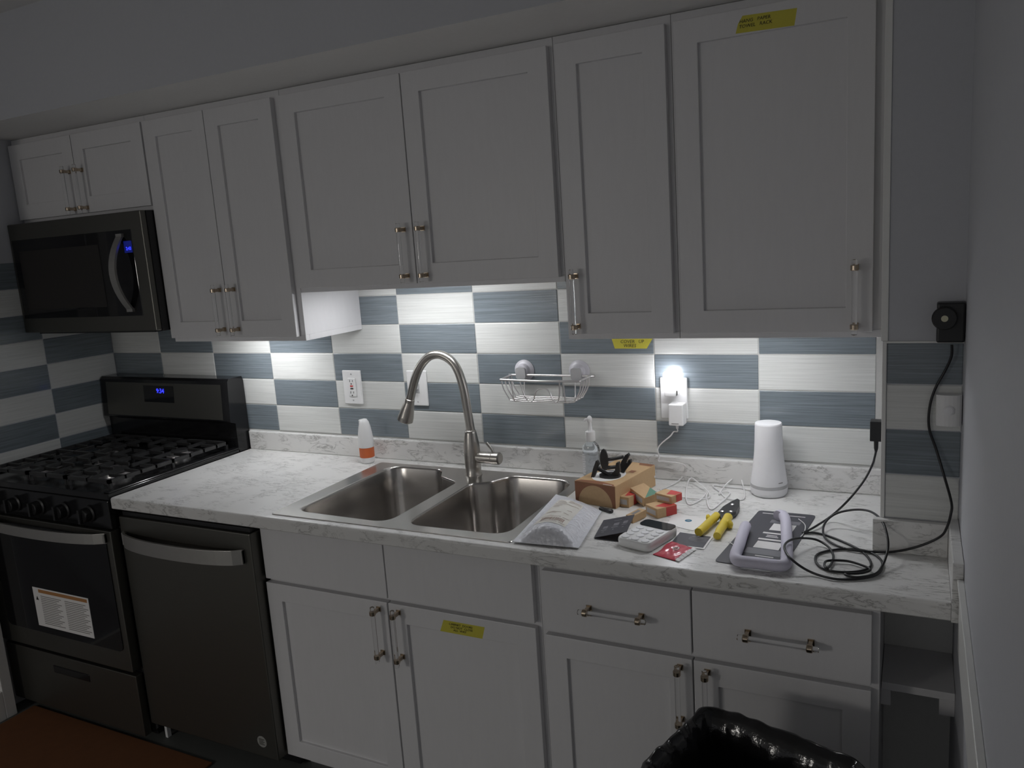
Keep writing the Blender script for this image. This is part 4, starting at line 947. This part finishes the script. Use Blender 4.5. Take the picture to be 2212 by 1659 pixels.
# ================================================================== TAPE NOTES
def tape(label, pts, lines, size, yoff, shear=0.15, lift=0.0):
    c = sum(pts, Vector()) / len(pts)
    t = thing('tape_note', label, 'tape', c)
    build('tape', MB().slab(pts, -0.015), 'tape', t)
    mb = MB()
    for s_, dx, dz, rot in lines: text_mb(s_, size, T(c.x + dx, c.y - 0.02 - yoff, c.z + dz) @ RY(rot) @ FACE_Y, mb=mb, shear=shear)
    build('handwriting', mb, 'ink', t)
y = YU - 0.005
tape('yellow tape note stuck on the upper right wall cabinet door', [oy(*q, y) for q in ((1589, 73), (1716, 55), (1722, 17), (1604, 34), (1594, 52))], [('HANG   PAPER', -0.55, 0.28, 0), ('TOWEL   RACK', -0.5, -0.16, 0)], 0.42, 0.01)
y = YD - 0.005
tape('yellow tape note stuck on the right-hand door of the sink base', [oy(*q, y) for q in ((951, 1363), (1042, 1380), (1047, 1355), (958, 1339))], [('CABINET  DOORS', -0.2, 0.36, 0), ('DO NOT  CLOSE', -0.1, 0.02, 0), ('ALL  WAY', -0.35, -0.3, 0)], 0.36, 0.01)
y = -0.02
tape('paler yellow tape note stuck on the tiles under the narrow wall cabinet', [oy(*q, y) for q in ((1328, 753), (1397, 753), (1408, 734), (1422, 716), (1316, 716))], [('COVER   UP', -0.5, -0.2, 0), ('WIRES', -0.8, -0.7, 0)], 0.56, 0.01)

# ================================================================== BIN
t = thing('trash_can', 'tall dark kitchen bin in front of the drawer cabinet', 'bin', (113.7, -37.9, 0))
XT = T(114.3, -38.2, 0) @ RZ(-15.5)
def loft(m, rings_, sm=True):
    n = len(rings_[0]); m.add([v for r in rings_ for v in r], [(i * n + j, i * n + (j + 1) % n, (i + 1) * n + (j + 1) % n, (i + 1) * n + j) for i in range(len(rings_) - 1) for j in range(n)], 0, sm)
TW, TL = 13.2, 10.8
def trr(w, l, r, z, n=5): return [XT @ Vector((x, y, z)) for x, y in rrect(w, l, r, n)]
m = MB(); loft(m, [trr(TW - 3, TL - 3, 1.2, 0), trr(TW - 0.5, TL - 0.5, 1.5, 26.4), trr(TW - 0.8, TL - 0.8, 1.4, 26.4), trr(TW - 3.3, TL - 3.3, 1.2, 0.4)])
m.add(trr(TW - 3, TL - 3, 1.2, 0), [tuple(range(24))]); m.add(trr(TW - 3.3, TL - 3.3, 1.2, 0.4), [tuple(range(24))])
build('shell', m, 'bplas', t)
def perim(w, l, r, k=160):
    p = rrect(w, l, r, 6); p.append(p[0]); L_ = [0]
    for a, c in zip(p, p[1:]): L_.append(L_[-1] + math.hypot(c[0] - a[0], c[1] - a[1]))
    out = []
    for i in range(k):
        s_ = L_[-1] * i / k; j = max(q for q in range(len(L_)) if L_[q] <= s_ + 1e-9); j = min(j, len(p) - 2)
        f = (s_ - L_[j]) / max(1e-9, L_[j + 1] - L_[j]); out.append((p[j][0] + (p[j + 1][0] - p[j][0]) * f, p[j][1] + (p[j + 1][1] - p[j][1]) * f))
    return out
rnd = random.Random(4)
K = 220
def noise_ring(sm):
    a = [rnd.uniform(-1, 1) for _ in range(K)]
    for _ in range(sm): a = [(a[i - 1] + a[i] + a[(i + 1) % K]) / 3 for i in range(K)]
    mx_ = max(abs(q) for q in a)
    return [q / mx_ for q in a]
NA, NB, NC, ND = noise_ring(3), noise_ring(14), noise_ring(5), noise_ring(60)
lr = []
for li, (w_, z_, amp, za) in enumerate(((0.7, 19.5, 0.5, 0.8), (0.55, 22.5, 0.35, 0.3), (0.35, 25.2, 0.22, 0.15), (0.16, 26.6, 0.16, 0.12), (0.02, 27.0, 0.14, 0.2), (-0.2, 27.02, 0.14, 0.2), (-0.75, 26.5, 0.16, 0.15), (-1.25, 24.8, 0.4, 0.25), (-1.9, 21.5, 0.55, 0.3), (-2.5, 16, 0.6, 0.3), (-3.4, 8, 0.6, 0.2), (-4.8, 3.0, 0.4, 0.2))):
    pp_ = perim(TW + 2 * w_, TL + 2 * w_, max(0.6, 1.6 + w_), K); rg = []
    sh_ = int(1.5 * li)
    for i, (x, y) in enumerate(pp_):
        q = amp * (0.75 * NA[(i + sh_) % K] + 0.8 * NB[(i + 2 * sh_) % K]); L2 = math.hypot(x, y)
        zz = za * (0.7 * NC[(i + sh_) % K] + 0.6 * NB[(i + 40) % K]) + (0.35 * ND[i] if z_ > 26 else 0)
        rg.append(XT @ Vector((x * (1 + q / L2), y * (1 + q / L2), z_ + zz)))
    lr.append(rg)
m = MB(); loft(m, lr, True); m.add(lr[-1], [tuple(range(K))])
tag(build('bin_liner', m, 'liner', fix=False), 'shiny black plastic bin liner folded over the bin rim', 'bin liner')

# ================================================================== MAT
tag(build('floor_mat', MB().box(4.2, 42, -62, -25.6, 0.005, 0.35), 'rug', bevel=0.1), 'rust brown kitchen mat on the floor by the range', 'mat')
